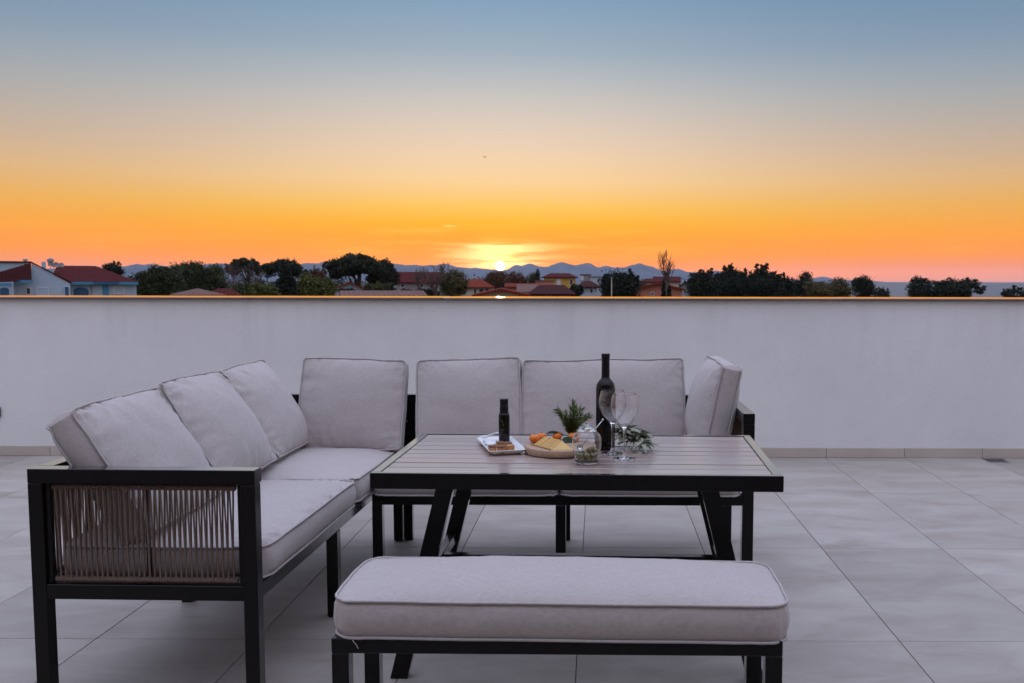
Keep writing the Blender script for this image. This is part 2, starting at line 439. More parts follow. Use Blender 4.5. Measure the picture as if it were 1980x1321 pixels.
M['olive'] = plain('green_olive', (0.24, 0.20, 0.04), 0.25, var=0.25, scale=40, coat=0.4, objvar=0.3)
M['oil'] = glassmat('olive_brine', (0.93, 0.9, 0.6), 0.0, 1.36)
M['drain'] = plain('steel_grate', (0.28, 0.29, 0.30), 0.35, metal=0.8)
# background
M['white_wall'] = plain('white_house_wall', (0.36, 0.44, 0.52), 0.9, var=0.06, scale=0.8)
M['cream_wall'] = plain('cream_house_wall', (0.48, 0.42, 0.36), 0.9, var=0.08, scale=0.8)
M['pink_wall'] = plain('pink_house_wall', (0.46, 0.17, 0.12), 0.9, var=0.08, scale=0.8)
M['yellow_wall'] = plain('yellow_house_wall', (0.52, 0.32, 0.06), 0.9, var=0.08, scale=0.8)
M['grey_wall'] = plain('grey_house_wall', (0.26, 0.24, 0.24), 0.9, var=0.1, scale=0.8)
M['red_roof'] = rooftile('red_roof_tiles', (0.075, 0.010, 0.011))
M['brown_roof'] = rooftile('brown_roof_tiles', (0.05, 0.012, 0.013))
M['orange_roof'] = rooftile('orange_roof_tiles', (0.17, 0.03, 0.015))
M['pale_roof'] = rooftile('pale_roof_tiles', (0.17, 0.10, 0.09))
M['blue'] = plain('blue_paint', (0.045, 0.21, 0.36), 0.6, var=0.12, scale=1)
M['deep_blue'] = plain('deep_blue_paint', (0.012, 0.085, 0.18), 0.6, var=0.15, scale=1)
M['pane'] = plain('window_pane', (0.03, 0.045, 0.06), 0.1)
M['frame'] = plain('window_frame', (0.6, 0.6, 0.62), 0.6)
M['bark'] = plain('bark', (0.055, 0.042, 0.034), 0.9, var=0.3, scale=8, bump=0.5, bscale=20)
M['twig'] = plain('bare_twigs', (0.10, 0.065, 0.055), 0.9, var=0.2, scale=3)
M['pine'] = leafmat('pine_needles', (0.010, 0.014, 0.008), (0.032, 0.040, 0.020))
M['dark_tree'] = leafmat('dark_evergreen', (0.008, 0.012, 0.008), (0.024, 0.032, 0.018))
M['mid_tree'] = leafmat('mid_green_foliage', (0.028, 0.036, 0.014), (0.062, 0.072, 0.026))
M['lime_tree'] = leafmat('yellow_green_foliage', (0.05, 0.062, 0.012), (0.125, 0.13, 0.03))
M['olive_tree'] = leafmat('olive_brown_foliage', (0.055, 0.048, 0.018), (0.12, 0.10, 0.04))
M['brown_redlit_tree'] = leafmat('brown_redlit_foliage', (0.06, 0.028, 0.014), (0.13, 0.055, 0.022))  # brown foliage with the red of the low sun put into its colour
M['ground'] = plain('dry_ground', (0.075, 0.07, 0.045), 0.95, var=0.4, scale=0.02, detail=8)
M['hill'] = plain('hill_scrub_haze_tinted', (0.085, 0.105, 0.14), 0.95, var=0.3, scale=0.01, detail=8)  # scrub colour with the blue of distant air haze mixed into it


def watermat():
    m, nt, b = newmat('sea_water')
    setp(b, Base_Color=(0.07, 0.085, 0.11), Roughness=0.42, IOR=1.33)
    t = nt.nodes.new('ShaderNodeTexCoord')
    mp = nt.nodes.new('ShaderNodeMapping'); mp.inputs['Scale'].default_value = (0.06, 0.16, 1)
    nt.links.new(t.outputs['Object'], mp.inputs[0])
    n = nt.nodes.new('ShaderNodeTexNoise'); n.inputs['Scale'].default_value = 1.0; n.inputs['Detail'].default_value = 6
    nt.links.new(mp.outputs[0], n.inputs['Vector'])
    bp = nt.nodes.new('ShaderNodeBump'); bp.inputs['Strength'].default_value = 0.6; bp.inputs['Distance'].default_value = 1.0
    nt.links.new(n.outputs[0], bp.inputs['Height']); nt.links.new(bp.outputs[0], b.inputs['Normal'])
    return m


M['sea'] = watermat()


# ================================================================== mesh helpers
class G:
    """collects vertices and faces; build() links ONE mesh object"""

    def __init__(s):
        s.v = []; s.f = []

    def add(s, v, f):
        o = len(s.v)
        s.v += [tuple(p) for p in v]
        s.f += [tuple(i + o for i in q) for q in f]
        return s

    def box(s, x0, x1, y0, y1, z0, z1, b=0.0, mat=None):
        v = []; f = []
        if b <= 0:
            v = [(x, y, z) for x in (x0, x1) for y in (y0, y1) for z in (z0, z1)]
            f = [(0, 1, 3, 2), (4, 6, 7, 5), (0, 4, 5, 1), (2, 3, 7, 6), (0, 2, 6, 4), (1, 5, 7, 3)]
        else:
            idx = {}
            c = ((x0, x1), (y0, y1), (z0, z1))
            for i in (0, 1):
                for j in (0, 1):
                    for k in (0, 1):
                        for a in range(3):
                            p = []
                            for d, e in enumerate((i, j, k)):
                                q = c[d][e]
                                if d != a:
                                    q += b if e == 0 else -b
                                p.append(q)
                            idx[(i, j, k, a)] = len(v); v.append(tuple(p))
            for a in range(3):
                o1, o2 = (a + 1) % 3, (a + 2) % 3
                for e in (0, 1):
                    q = []
                    for m, n in ((0, 0), (1, 0), (1, 1), (0, 1)):
                        t = [0, 0, 0]; t[a] = e; t[o1] = m; t[o2] = n
                        q.append(idx[(*t, a)])
                    f.append(tuple(q) if e == 1 else tuple(q[::-1]))
            for a in range(3):      # edges running along axis a
                o1, o2 = (a + 1) % 3, (a + 2) % 3
                for m in (0, 1):
                    for n in (0, 1):
                        t0 = [0, 0, 0]; t1 = [0, 0, 0]
                        t0[a] = 0; t1[a] = 1
                        for t in (t0, t1):
                            t[o1] = m; t[o2] = n
                        q = (idx[(*t0, o1)], idx[(*t1, o1)], idx[(*t1, o2)], idx[(*t0, o2)])
                        f.append(q if m == n else q[::-1])
            for i in (0, 1):
                for j in (0, 1):
                    for k in (0, 1):
                        q = tuple(idx[(i, j, k, a)] for a in range(3))
                        f.append(q if (i + j + k) % 2 else q[::-1])
        if mat is not None:
            v = [tuple(mat @ Vector(p)) for p in v]
        return s.add(v, f)

    def tube(s, path, r, n=8, closed=False, caps=True):
        P = [Vector(p) for p in path]
        N = len(P)
        rr = r if isinstance(r, (list, tuple)) else [r] * N
        up = None
        rings = []
        for i in range(N):
            if closed:
                t = (P[(i + 1) % N] - P[i - 1])
            else:
                t = P[min(i + 1, N - 1)] - P[max(i - 1, 0)]
            if t.length < 1e-9:
                t = Vector((0, 0, 1))
            t.normalize()
            if up is None:
                up = Vector((0, 0, 1)) if abs(t.z) < 0.9 else Vector((1, 0, 0))
            a = t.cross(up)
            if a.length < 1e-6:
                a = t.orthogonal()
            a.normalize(); bvec = a.cross(t); up = bvec
            rings.append([P[i] + (a * math.cos(2 * PI * k / n) + bvec * math.sin(2 * PI * k / n)) * rr[i] for k in range(n)])
        v = [tuple(p) for g in rings for p in g]
        f = []
        for i in range(N if closed else N - 1):
            j = (i + 1) % N
            for k in range(n):
                k2 = (k + 1) % n
                f.append((i * n + k, j * n + k, j * n + k2, i * n + k2))
        if caps and not closed:
            f.append(tuple(range(n))); f.append(tuple((N - 1) * n + k for k in range(n))[::-1])
        return s.add(v, f)

    def lathe(s, prof, n=32, c=(0, 0, 0), sx=1.0, sy=1.0):
        v = []; f = []
        K = len(prof)
        for r, z in prof:
            for k in range(n):
                a = 2 * PI * k / n
                v.append((c[0] + r * math.cos(a) * sx, c[1] + r * math.sin(a) * sy, c[2] + z))
        for i in range(K - 1):
            for k in range(n):
                k2 = (k + 1) % n
                f.append((i * n + k, i * n + k2, (i + 1) * n + k2, (i + 1) * n + k))
        if prof[0][0] > 1e-5:
            f.append(tuple(range(n))[::-1])
        if prof[-1][0] > 1e-5:
            f.append(tuple((K - 1) * n + k for k in range(n)))
        return s.add(v, f)

    def prism(s, poly, y0, y1):
        """polygon in x,z (counter-clockwise seen from -y) extruded along y"""
        n = len(poly)
        v = [(p[0], y0, p[1]) for p in poly] + [(p[0], y1, p[1]) for p in poly]
        f = [tuple(range(n)), tuple(range(2 * n - 1, n - 1, -1))]
        for i in range(n):
            j = (i + 1) % n
            f.append((i, i + n, j + n, j))
        return s.add(v, f)

    def slab(s, poly, z0, z1):
        n = len(poly)
        v = [(p[0], p[1], z0) for p in poly] + [(p[0], p[1], z1) for p in poly]
        f = [tuple(range(n))[::-1], tuple(range(n, 2 * n))]
        for i in range(n):
            j = (i + 1) % n
            f.append((i, j, j + n, i + n))
        return s.add(v, f)

    def mesh(s, name, mat, smooth=0):
        me = bpy.data.meshes.new(name)
        me.from_pydata(s.v, [], s.f)
        if smooth:
            me.polygons.foreach_set('use_smooth', [True] * len(me.polygons))
            if smooth < 180:
                me.set_sharp_from_angle(angle=R(smooth))
        if mat is not None:
            me.materials.append(M[mat] if isinstance(mat, str) else mat)
        me.update()
        return me

    def build(s, name, mat, parent=None, smooth=0, loc=(0, 0, 0), rot=(0, 0, 0)):
        return link(name, s.mesh(name, mat, smooth), parent, loc, rot)


def link(name, me, parent=None, loc=(0, 0, 0), rot=(0, 0, 0)):
    o = bpy.data.objects.new(name, me)
    col.objects.link(o)
    o.location = loc
    o.rotation_euler = rot
    o.parent = parent
    return o


def empty(name, loc=(0, 0, 0), rot=(0, 0, 0)):
    o = bpy.data.objects.new(name, None)
    o.empty_display_size = 0.1
    col.objects.link(o)
    o.location = loc
    o.rotation_euler = rot
    return o


def tag(o, label=None, cat=None, group=None, kind=None):
    if label: o['label'] = label
    if cat: o['category'] = cat
    if group: o['group'] = group
    if kind: o['kind'] = kind
    return o


def at(u, v, D):
    """a far point from its bearing: D metres out along +y"""
    return Vector((CAM.x + D * (u - 1156.6) / 1791.6, CAM.y + D, CAM.z + D * (543.2 - v) / 1791.6))


# ================================================================== the terrace
G().box(-9.3, 8.4, -7.2, 2.75, -0.35, -0.012).build('terrace_floor', 'grout')
floor = bpy.data.objects['terrace_floor']
tag(floor, kind='structure')
OVER = 2.3
TW, TD = 0.6, 1.2
tme = G().box(0.0015, TW - 0.0015, 0.0015, TD - 0.0015, -0.012, 0.0, 0.0012).mesh('tile', 'tile')
for i in range(-13, 13):
    for j in range(-5, 2):
        link('tile', tme, floor, (i * TW, j * TD, random.Random(i * 31 + j).uniform(-0.0006, 0.0)))

# parapet: wall body, skirting tiles, coping stones
pw = G().box(-9.3, 8.4, 2.408, 2.66, -0.02, 1.186).build('parapet_wall', 'stucco')
tag(pw, 'long white rendered parapet wall along the back of the terrace', 'wall')
sk = G().box(0.001, 0.589, -0.012, 0.0, 0.0, 0.074, 0.002).mesh('skirting_tile', 'skirting')
for i in range(-19, 11):
    link('skirting_tile', sk, pw, (1.811 + i * 0.5905, 2.4075, 0.0005))
cp = G().box(0.002, 1.500, -0.034, 0.34, 0.0, 0.020, 0.003).mesh('coping_stone', 'coping')
for i in range(-6, 6):
    link('coping_stone', cp, pw, (-1.09 + i * 1.502, 2.405, 1.1865 + (i % 3) * 0.0006), (R(0.8), 0, 0))

# the house the terrace belongs to: its wall, roof overhang and glass door lie behind the viewer
hb = empty('terrace_house', (0, -6.9, 0))
tag(hb, kind='structure')
G().box(-9.3, 8.4, -0.3, 0.0, -0.02, 3.05).build('facade_wall', 'stucco', hb)
G().box(-9.5, 8.6, -0.6, OVER, 3.06, 3.30, 0.01).build('roof_overhang', 'stucco', hb)
G().box(-2.4, 2.4, 0.001, 0.03, 0.03, 2.35).build('glass_door', 'pane', hb)
g = G()
for x in (-2.47, -0.035, 2.40):
    g.box(x, x + 0.07, 0.001, 0.05, 0.03, 2.42)
g.build('door_frame', 'metal', hb)

# drain set into the floor by the wall
dr = empty('floor_drain', (3.05, 2.29, 0.0))
tag(dr, 'small square steel floor drain beside the parapet skirting', 'drain')
g = G()
for a, b_ in ((-0.075, -0.062), (0.062, 0.075)):
    g.box(a, b_, -0.075, 0.075, 0.0005, 0.004, 0.001); g.box(-0.0615, 0.0615, a, b_, 0.0005, 0.004, 0.001)
g.build('rim', 'drain', dr)
gm = G().box(-0.004, 0.004, -0.06, 0.06, 0.001, 0.0035).mesh('grate_bar', 'drain')
for k in range(6):
    link('grate_bar', gm, dr, (-0.045 + 0.018 * k, 0, 0))
G().box(-0.061, 0.061, -0.061, 0.061, 0.0004, 0.0009).build('pan', 'capsule', dr)

# small dark fitting on the wall at the edge of the view
lf = empty('wall_light', (-4.52, 2.408, 0.335))
tag(lf, 'small black fitting low on the parapet wall at the picture edge', 'wall light')
G().box(-0.05, 0.058, -0.022, -0.001, -0.04, 0.04, 0.004).build('housing', 'metal', lf)
G().box(-0.035, 0.043, -0.024, -0.0225, -0.03, -0.005).build('lens', 'pane', lf)


# ================================================================== rope panels
ROPE_R = 0.0031


def strand(L, lean, y0, y1, n=6):
    pts = []
    for k in range(n):
        t = k / (n - 1)
        bow = 4 * t * (1 - t)
        pts.append((lean * (t - 0.5), y0 + (y1 - y0) * t + 0.0, L / 2 - L * t))
    return G().tube(pts, ROPE_R, 5, caps=False).mesh('rope', 'rope', 180)


def rope_panel(parent, L, z0, z1, place, count, seed=1, joined=False):
    """ropes wound round a top and a bottom rod; place(u, w, z) -> local point (u along, w across)"""
    rnd = random.Random(seed)
    H = z1 - z0
    # frame axes in parent space
    o = Vector(place(0, 0, 0)); ax = Vector(place(1, 0, 0)) - o
    rotz = math.atan2(ax.y, ax.x)
    for zc in (z0 + 0.010, z1 - 0.010):
        g = G()
        rings = int(L / 0.0062)
        for k in range(rings):
            u = 0.006 + (L - 0.012) * (k + 0.5) / rings
            n, m = 8, 4
            ctr = place(u, 0, zc)
            v = []; f = []
            for a in range(n):
                A = 2 * PI * a / n
                for b in range(m):
                    B = 2 * PI * b / m
                    rad = 0.0080 + 0.0031 * math.cos(B)
                    v.append(place(u + 0.0030 * math.sin(B), rad * math.cos(A), zc + rad * math.sin(A)))
            for a in range(n):
                for b in range(m):
                    a2, b2 = (a + 1) % n, (b + 1) % m
                    f.append((a * m + b, a2 * m + b, a2 * m + b2, a * m + b2))
            g.add(v, f)
        g.build('rope_wrap', 'rope', parent, smooth=180)
    zc = (z0 + z1) / 2
    meshes = {}
    gg = G()
    for s in (-1, 1):
        for var in range(3):
            lean = s * (L / count) * (0.42 + 0.06 * var)
            meshes[(s, var)] = strand(H - 0.020, lean, s * -0.0050, s * -0.0050)
    for k in range(count):
        u = 0.012 + (L - 0.024) * (k + 0.5) / count
        for s in (-1, 1):
            me = meshes[(s, rnd.randrange(3))]
            loc = Vector(place(u + rnd.uniform(-0.0006, 0.0006), 0, zc))
            ry = rnd.uniform(-0.004, 0.004)
            if joined:
                mt = Matrix.Translation(loc) @ Euler((0, ry, rotz)).to_matrix().to_4x4()
                gg.add([tuple(mt @ v.co) for v in me.vertices], [tuple(p.vertices) for p in me.polygons])
            else:
                link('rope', me, parent, loc, (0, ry, rotz))
    if joined:
        tag(gg.build('rope_weave', 'rope', parent, smooth=180), kind='stuff')


# ================================================================== sofa, left wing
T = 0.045
ZA, ZR0, ZR1 = 0.757, 0.347, 0.394        # arm top, seat rail bottom and top
BV = 0.0018
LW, LD = 0.708, 1.925
lsofa = empty('sofa_section', (-1.683, -1.757, 0), (0, 0, R(-1.4)))
tag(lsofa, 'charcoal metal sofa frame with a rope woven arm facing the camera', 'sofa', 'two sections of the corner sofa')


def legs(parent, spots, z1, w=T):
    me = G().box(0, w, 0, w, 0.006, z1, BV).mesh('leg', 'metal')
    ft = G().box(0.003, w - 0.003, 0.003, w - 0.003, 0.0, 0.008).mesh('foot_pad', 'capsule')
    for x, y in spots:
        l = link('leg', me, parent, (x, y, 0))
        link('foot_pad', ft, l)


legs(lsofa, [(0, 0), (LW - T, 0)], ZA - T - 0.0005)
legs(lsofa, [(LW - T, 0.80), (LW - T, LD - T), (0, 0.95), (0, LD - T)], ZR0 - 0.0005)
g = G()
g.box(0, LW, 0.0, 0.055, ZA - T, ZA, BV)
g.box(T, LW - T, 0.002, T - 0.002, ZR0, ZR1, BV)
g.build('arm_frame', 'metal', lsofa)
g = G()
g.box(0, T + 0.005, 0.0555, LD, ZA - T, ZA, BV)
g.box(0.002, T - 0.002, T, LD, ZR0, ZR1, BV)
for y in (0.95, LD - T):
    g.box(0.001, T - 0.001, y, y + T - 0.001, ZR1 + 0.0005, ZA - T - 0.0005, BV)
g.box(T + 0.0055, LW, LD - T - 0.005, LD, ZA - T, ZA, BV)
g.box(T, LW - T, LD - T, LD - 0.002, ZR0, ZR1, BV)
g.box(LW - T, LW - 0.001, LD - T, LD - 0.001, ZR1 + 0.0005, ZA - T - 0.0005, BV)
g.build('back_frame', 'metal', lsofa)
g = G()
g.box(LW - T, LW - 0.001, T, LD - T, ZR0, ZR1, BV)
for y in (0.35, 0.70, 1.15, 1.5):
    g.box(T, LW - T, y, y + 0.04, ZR0 + 0.004, ZR1 - 0.004, 0.002)
g.build('seat_frame', 'metal', lsofa)
# inner flat bars that carry the weave
for a in (T + 0.001, LW - T - 0.0155):
    G().box(a, a + 0.0145, 0.012, 0.034, ZR1 + 0.001, ZA - T - 0.001, 0.002).build('panel_bar', 'metal', lsofa)
G().box(LW / 2 - 0.006, LW / 2 + 0.006, 0.030, 0.042, ZR1 + 0.001, ZA - T - 0.001, 0.002).build('panel_bar', 'metal', lsofa)
rope_panel(lsofa, LW - 2 * T - 0.032, ZR1 + 0.002, ZA - T - 0.002, lambda u, w, z: (T + 0.016 + u, 0.020 + w, z), 34, 3)
rope_panel(lsofa, 0.95 - T - 0.02, ZR1 + 0.002, ZA - T - 0.002, lambda u, w, z: (0.020 - w, T + 0.01 + u, z), 46, 4)
rope_panel(lsofa, LD - 0.95 - 2 * T - 0.02, ZR1 + 0.002, ZA - T - 0.002, lambda u, w, z: (0.020 - w, 0.95 + T + 0.01 + u, z), 40, 5, joined=True)
rope_panel(lsofa, LW - 2 * T - 0.02, ZR1 + 0.002, ZA - T - 0.002, lambda u, w, z: (T + 0.01 + u, LD - 0.022 + w, z), 30, 6, joined=True)

# ================================================================== sofa, wing along the wall
RX0, RX1, RY0, RY1 = -0.925, 0.762, -0.535, 0.168
rsofa = empty('sofa_section', (RX0, RY0, 0))
tag(rsofa, 'charcoal metal sofa frame running behind the table along the wall', 'sofa', 'two sections of the corner sofa')
W2, D2 = RX1 - RX0, RY1 - RY0
legs(rsofa, [(0, 0), (0.812, 0), (0, D2 - T), (0.812, D2 - T), (W2 - T, D2 - T)], ZR0 - 0.0005)
legs(rsofa, [(W2 - T - 0.005, 0)], ZA - T - 0.0005, T + 0.005)
g = G()
g.box(0, W2 - T - 0.005, 0.002, T, ZR0, ZR1, BV)
for x in (0.003, 0.4, 0.8, 1.2):
    g.box(x, x + 0.04, T, D2 - T, ZR0 + 0.004, ZR1 - 0.004, 0.002)
g.build('seat_frame', 'metal', rsofa)
g = G()
g.box(0, W2 - 0.052, D2 - T - 0.005, D2, ZA - T, ZA, BV)
g.box(T, W2 - T, D2 - T, D2 - 0.002, ZR0, ZR1, BV)
for x, pw_ in ((0.001, 0.078), (0.81, T - 0.001), (W2 - T, T - 0.001)):
    g.box(x, x + pw_, D2 - T, D2 - 0.001, ZR1 + 0.0005, ZA - T - 0.0005, BV)
g.build('back_frame', 'metal', rsofa)
g = G()
g.box(W2 - 0.0515, W2, 0.0, D2, ZA - T, ZA, BV)
g.box(W2 - T, W2 - 0.002, T + 0.005, D2 - T, ZR0, ZR1, BV)
g.build('arm_frame', 'metal', rsofa)
rope_panel(rsofa, D2 - 2 * T - 0.03, ZR1 + 0.002, ZA - T - 0.002, lambda u, w, z: (W2 - 0.022 - w, T + 0.015 + u, z), 32, 7)
rope_panel(rsofa, 0.81 - T - 0.06, ZR1 + 0.002, ZA - T - 0.002, lambda u, w, z: (T + 0.05 + u, D2 - 0.022 + w, z), 36, 8, joined=True)
rope_panel(rsofa, W2 - 0.81 - 2 * T - 0.02, ZR1 + 0.002, ZA - T - 0.002, lambda u, w, z: (0.81 + T + 0.01 + u, D2 - 0.022 + w, z), 38, 9, joined=True)
sc = G().lathe([(0.0, 0), (0.006, 0), (0.006, 0.003), (0.0, 0.004)], 10)
sc.build('screw', 'steel', rsofa, smooth=40, loc=(0.022, D2 - T - 0.0005, 0.62), rot=(R(90), 0, 0))


# ================================================================== cushions
def nz1(x, s):
    return mnoise.noise(Vector((x, s * 7.31, s * 1.7)))


def cushion(name, label, W, H, T_, loc, rot, seed, puff=0.045, back=0.03, bow=0.012, edge=(1, 1, 1, 1), amp=0.004, lump=0.006,
            sag=0.0, group=None, cat='cushion', NU=56, NV=46, pinch=0.0, rc=0.012, pw=(2.3, 0.72)):
    """face -y, W along x, H along z; edge = wrinkle strength at (bottom, top, left, right)"""
    us = [math.sin(PI / 2 * (2 * i / NU - 1)) * 0.75 + 0.25 * (2 * i / NU - 1) for i in range(NU + 1)]
    vs = [math.sin(PI / 2 * (2 * j / NV - 1)) * 0.75 + 0.25 * (2 * j / NV - 1) for j in range(NV + 1)]
    hw, hh, ht = W / 2, H / 2, T_ / 2

    def outline(u, v):
        x, z = hw * u, hh * v
        a, b = max(0.0, 1 - (hw - abs(x)) / rc), max(0.0, 1 - (hh - abs(z)) / rc)
        if a > 0 and b > 0:
            x = math.copysign(hw - rc + rc * a * math.sqrt(1 - b * b / 2), x)
            z = math.copysign(hh - rc + rc * b * math.sqrt(1 - a * a / 2), z)
        x *= 1 + bow * (1 - v * v); z *= 1 + bow * (1 - u * u)
        x += 0.004 * nz1(v * 2.2, seed + 1) * abs(u); z += 0.005 * nz1(u * 2.6, seed + 2) * abs(v)
        if pinch:
            z -= pinch * max(0, v) * math.exp(-((abs(u) - 0.55) / 0.25) ** 2)
        if sag:
            z -= sag * (1 - u * u) * (0.5 + 0.5 * v)
        return x, z

    def shape(a):
        return max(0.0, 1 - abs(a) ** pw[0]) ** pw[1]

    def relief(u, v, x, z, sd):
        d = [(v + 1) * hh, (1 - v) * hh, (u + 1) * hw, (1 - u) * hw]
        h = 0.0
        for k in range(4):
            if edge[k] <= 0:
                continue
            s = x if k < 2 else z
            lam = 0.055 + 0.045 * nz1(s * 7, sd + k)
            w = math.exp(-d[k] / max(0.02, lam)) * (1 - math.exp(-d[k] / 0.006))
            n = nz1(s * 34 + 3 * nz1(d[k] * 12 + s * 4, sd + 9), sd + k * 3) + 0.6 * nz1(s * 68, sd + 5 + k)
            h += edge[k] * amp * w * n * 1.6
        h += lump * mnoise.noise(Vector((x * 4.5, z * 4.5, sd * 3.3))) * shape(u) * shape(v)
        h += 0.3 * lump * mnoise.noise(Vector((x * 13, z * 13, sd * 5.3))) * shape(u) * shape(v)
        return h

    V = []; F = []
    nu, nv = NU + 1, NV + 1
    for sgn, pf in ((-1, puff), (1, back)):
        base = len(V)
        for j, v in enumerate(vs):
            for i, u in enumerate(us):
                x, z = outline(u, v)
                y = ht + pf * shape(u) * shape(v) + relief(u, v, x, z, seed + (0 if sgn < 0 else 40))
                V.append((x, sgn * y, z))
        for j in range(NV):
            for i in range(NU):
                a = base + j * nu + i
                q = (a, a + 1, a + nu + 1, a + nu)
                F.append(q if sgn < 0 else q[::-1])
    # side band
    loop = [(i, 0) for i in range(NU)] + [(NU, j) for j in range(NV)] + [(i, NV) for i in range(NU, 0, -1)] + [(0, j) for j in range(NV, 0, -1)]
    K = 5
    rows = [[j * nu + i for i, j in loop]]
    for k in range(1, K):
        t = k / K
        r = []
        for n, (i, j) in enumerate(loop):
            p = Vector(V[j * nu + i]); q = Vector(V[nu * nv + j * nu + i])
            m = p.lerp(q, t)
            out = Vector((us[i] if i in (0, NU) else 0, 0, vs[j] if j in (0, NV) else 0))
            if out.length > 0:
                out.normalize()
            bulge = 0.012 * 4 * t * (1 - t) + 0.003 * nz1((m.x + m.z) * 22 + t * 3, seed + 3)
            if i in (0, NU) and j in (0, NV):
                bulge *= 0.3
            r.append(len(V)); V.append(tuple(m + out * bulge))
        rows.append(r)
    rows.append([nu * nv + j * nu + i for i, j in loop])
    L = len(loop)
    for k in range(K):
        for n in range(L):
            m = (n + 1) % L
            F.append((rows[k][n], rows[k + 1][n], rows[k + 1][m], rows[k][m]))
    g = G(); g.v = V; g.f = F
    o = g.build(name, 'fabric', None, smooth=180, loc=loc, rot=rot)
    tag(o, label, cat, group)
    for row, sg in ((rows[0], -1), (rows[-1], 1)):
        pts = []
        for n, (i, j) in enumerate(loop):
            p = Vector(V[row[n]])
            out = Vector((us[i] if i in (0, NU) else 0, 0, vs[j] if j in (0, NV) else 0)).normalized()
            pts.append(p + out * 0.0030 + Vector((0, sg * 0.0015, 0)))
        G().tube(pts, 0.0042, 6, closed=True).build('piping', 'piping', o, smooth=180)
    return o


BG, SG = 'loose back cushions on the sofa', 'seat cushions of the sofa'
lean = R(37)


def side_cushion(label, y0, y1, top=(-1.572, 0.930), bot=(-1.335, 0.552), seed=1, dz=0.0, roll=0.0, yaw=0.0, dx=0.0, **k):
    dx_, dz_ = top[0] - bot[0], top[1] - bot[1]
    hgt = math.hypot(dx_, dz_); a = math.atan2(-dx_, dz_)
    mx, mz = (top[0] + bot[0]) / 2 + dx, (top[1] + bot[1]) / 2 + dz
    nx, nzv = math.cos(a), math.sin(a)
    Tc = 0.095
    return cushion('back_cushion', label, y1 - y0, hgt, Tc, (mx - nx * Tc / 2, (y0 + y1) / 2, mz - nzv * Tc / 2),
                   (-a, roll, R(90) + yaw), seed, group=BG, **k)


side_cushion('near grey back cushion behind the rope woven armrest, its end towards us', -1.690, -1.135, seed=11, edge=(1, 2.4, 0.8, 0.6), amp=0.008, puff=0.080, bow=0.022, lump=0.014)
side_cushion('grey back cushion in the middle of the left wing', -1.115, -0.555, seed=12, dz=0.012, roll=R(1.0), edge=(1, 2.0, 0.8, 0.6), amp=0.008, puff=0.080, bow=0.022, lump=0.014)
side_cushion('grey back cushion at the far end of the left wing', -0.535, -0.03, seed=13, dz=0.010, roll=R(-0.5), edge=(1, 1.8, 0.8, 0.6), amp=0.008, puff=0.078, bow=0.022, lump=0.014)


def back_cushion(label, x0, x1, seed, zt=0.940, zb=0.525, yb=-0.115, yt=0.012, roll=0.0, yaw=0.0, **k):
    a = math.atan2(yt - yb, zt - zb); hgt = math.hypot(yt - yb, zt - zb)
    Tc = 0.09
    return cushion('back_cushion', label, x1 - x0, hgt, Tc,
                   ((x0 + x1) / 2, (yt + yb) / 2 + math.cos(a) * Tc / 2, (zt + zb) / 2 - math.sin(a) * Tc / 2),
                   (-a, roll, yaw), seed, group=BG, **k)


back_cushion('upright grey cushion in the inner corner of the sofa', -1.385, -0.893, 21, zt=0.942, roll=R(2.0), yaw=R(3), edge=(1, 0.7, 0.9, 0.9), amp=0.006, puff=0.055, lump=0.010)
back_cushion('grey back cushion behind the small dark oil bottle', -0.812, -0.312, 22, zt=0.943, roll=R(-2.2), edge=(0.8, 0.6, 0.6, 0.8), amp=0.0055, puff=0.055, lump=0.010)
back_cushion('extra wide grey back cushion behind the wine bottle', -0.290, 0.492, 23, zt=0.942, roll=R(-0.8), edge=(0.8, 0.9, 0.8, 0.8), amp=0.0055, puff=0.055, lump=0.010, pinch=0.004)
cushion('back_cushion', 'plump grey cushion leaning on the far armrest, seen from its side', 0.50, 0.44, 0.085,
        (0.634, -0.13, 0.730), (R(-11), 0, R(-89)), 24, puff=0.085, back=0.05, edge=(1, 1.4, 1, 1), amp=0.005, group=BG)

cushion('seat_cushion', 'near grey seat cushion of the left wing beside the rope arm', 0.655, 0.985, 0.095,
        (-1.287, -1.213, 0.4500), (R(-90), 0, R(-1.4)), 31, puff=0.034, back=0.0, edge=(0.8, 1, 0.3, 3.0), amp=0.006, lump=0.010, rc=0.045, group=SG, NU=64, NV=80)
cushion('seat_cushion', 'grey seat cushion in the corner of the sofa', 0.655, 0.80, 0.095,
        (-1.262, -0.308, 0.4500), (R(-90), 0, R(-1.4)), 32, puff=0.034, back=0.0, edge=(1.2, 0.6, 0.3, 2.0), amp=0.005, lump=0.010, rc=0.045, group=SG)
cushion('seat_cushion', 'grey seat cushion under the left half of the table', 0.805, 0.655, 0.090,
        (-0.508, -0.228, 0.4425), (R(-90), 0, 0), 33, puff=0.03, back=0.0, edge=(1, 0.5, 1, 1), amp=0.004, group=SG, rc=0.045)
cushion('seat_cushion', 'grey seat cushion under the right half of the table', 0.785, 0.655, 0.090,
        (0.308, -0.228, 0.4425), (R(-90), 0, 0), 34, puff=0.03, back=0.0, edge=(1, 0.5, 1, 1), amp=0.004, group=SG, rc=0.045)

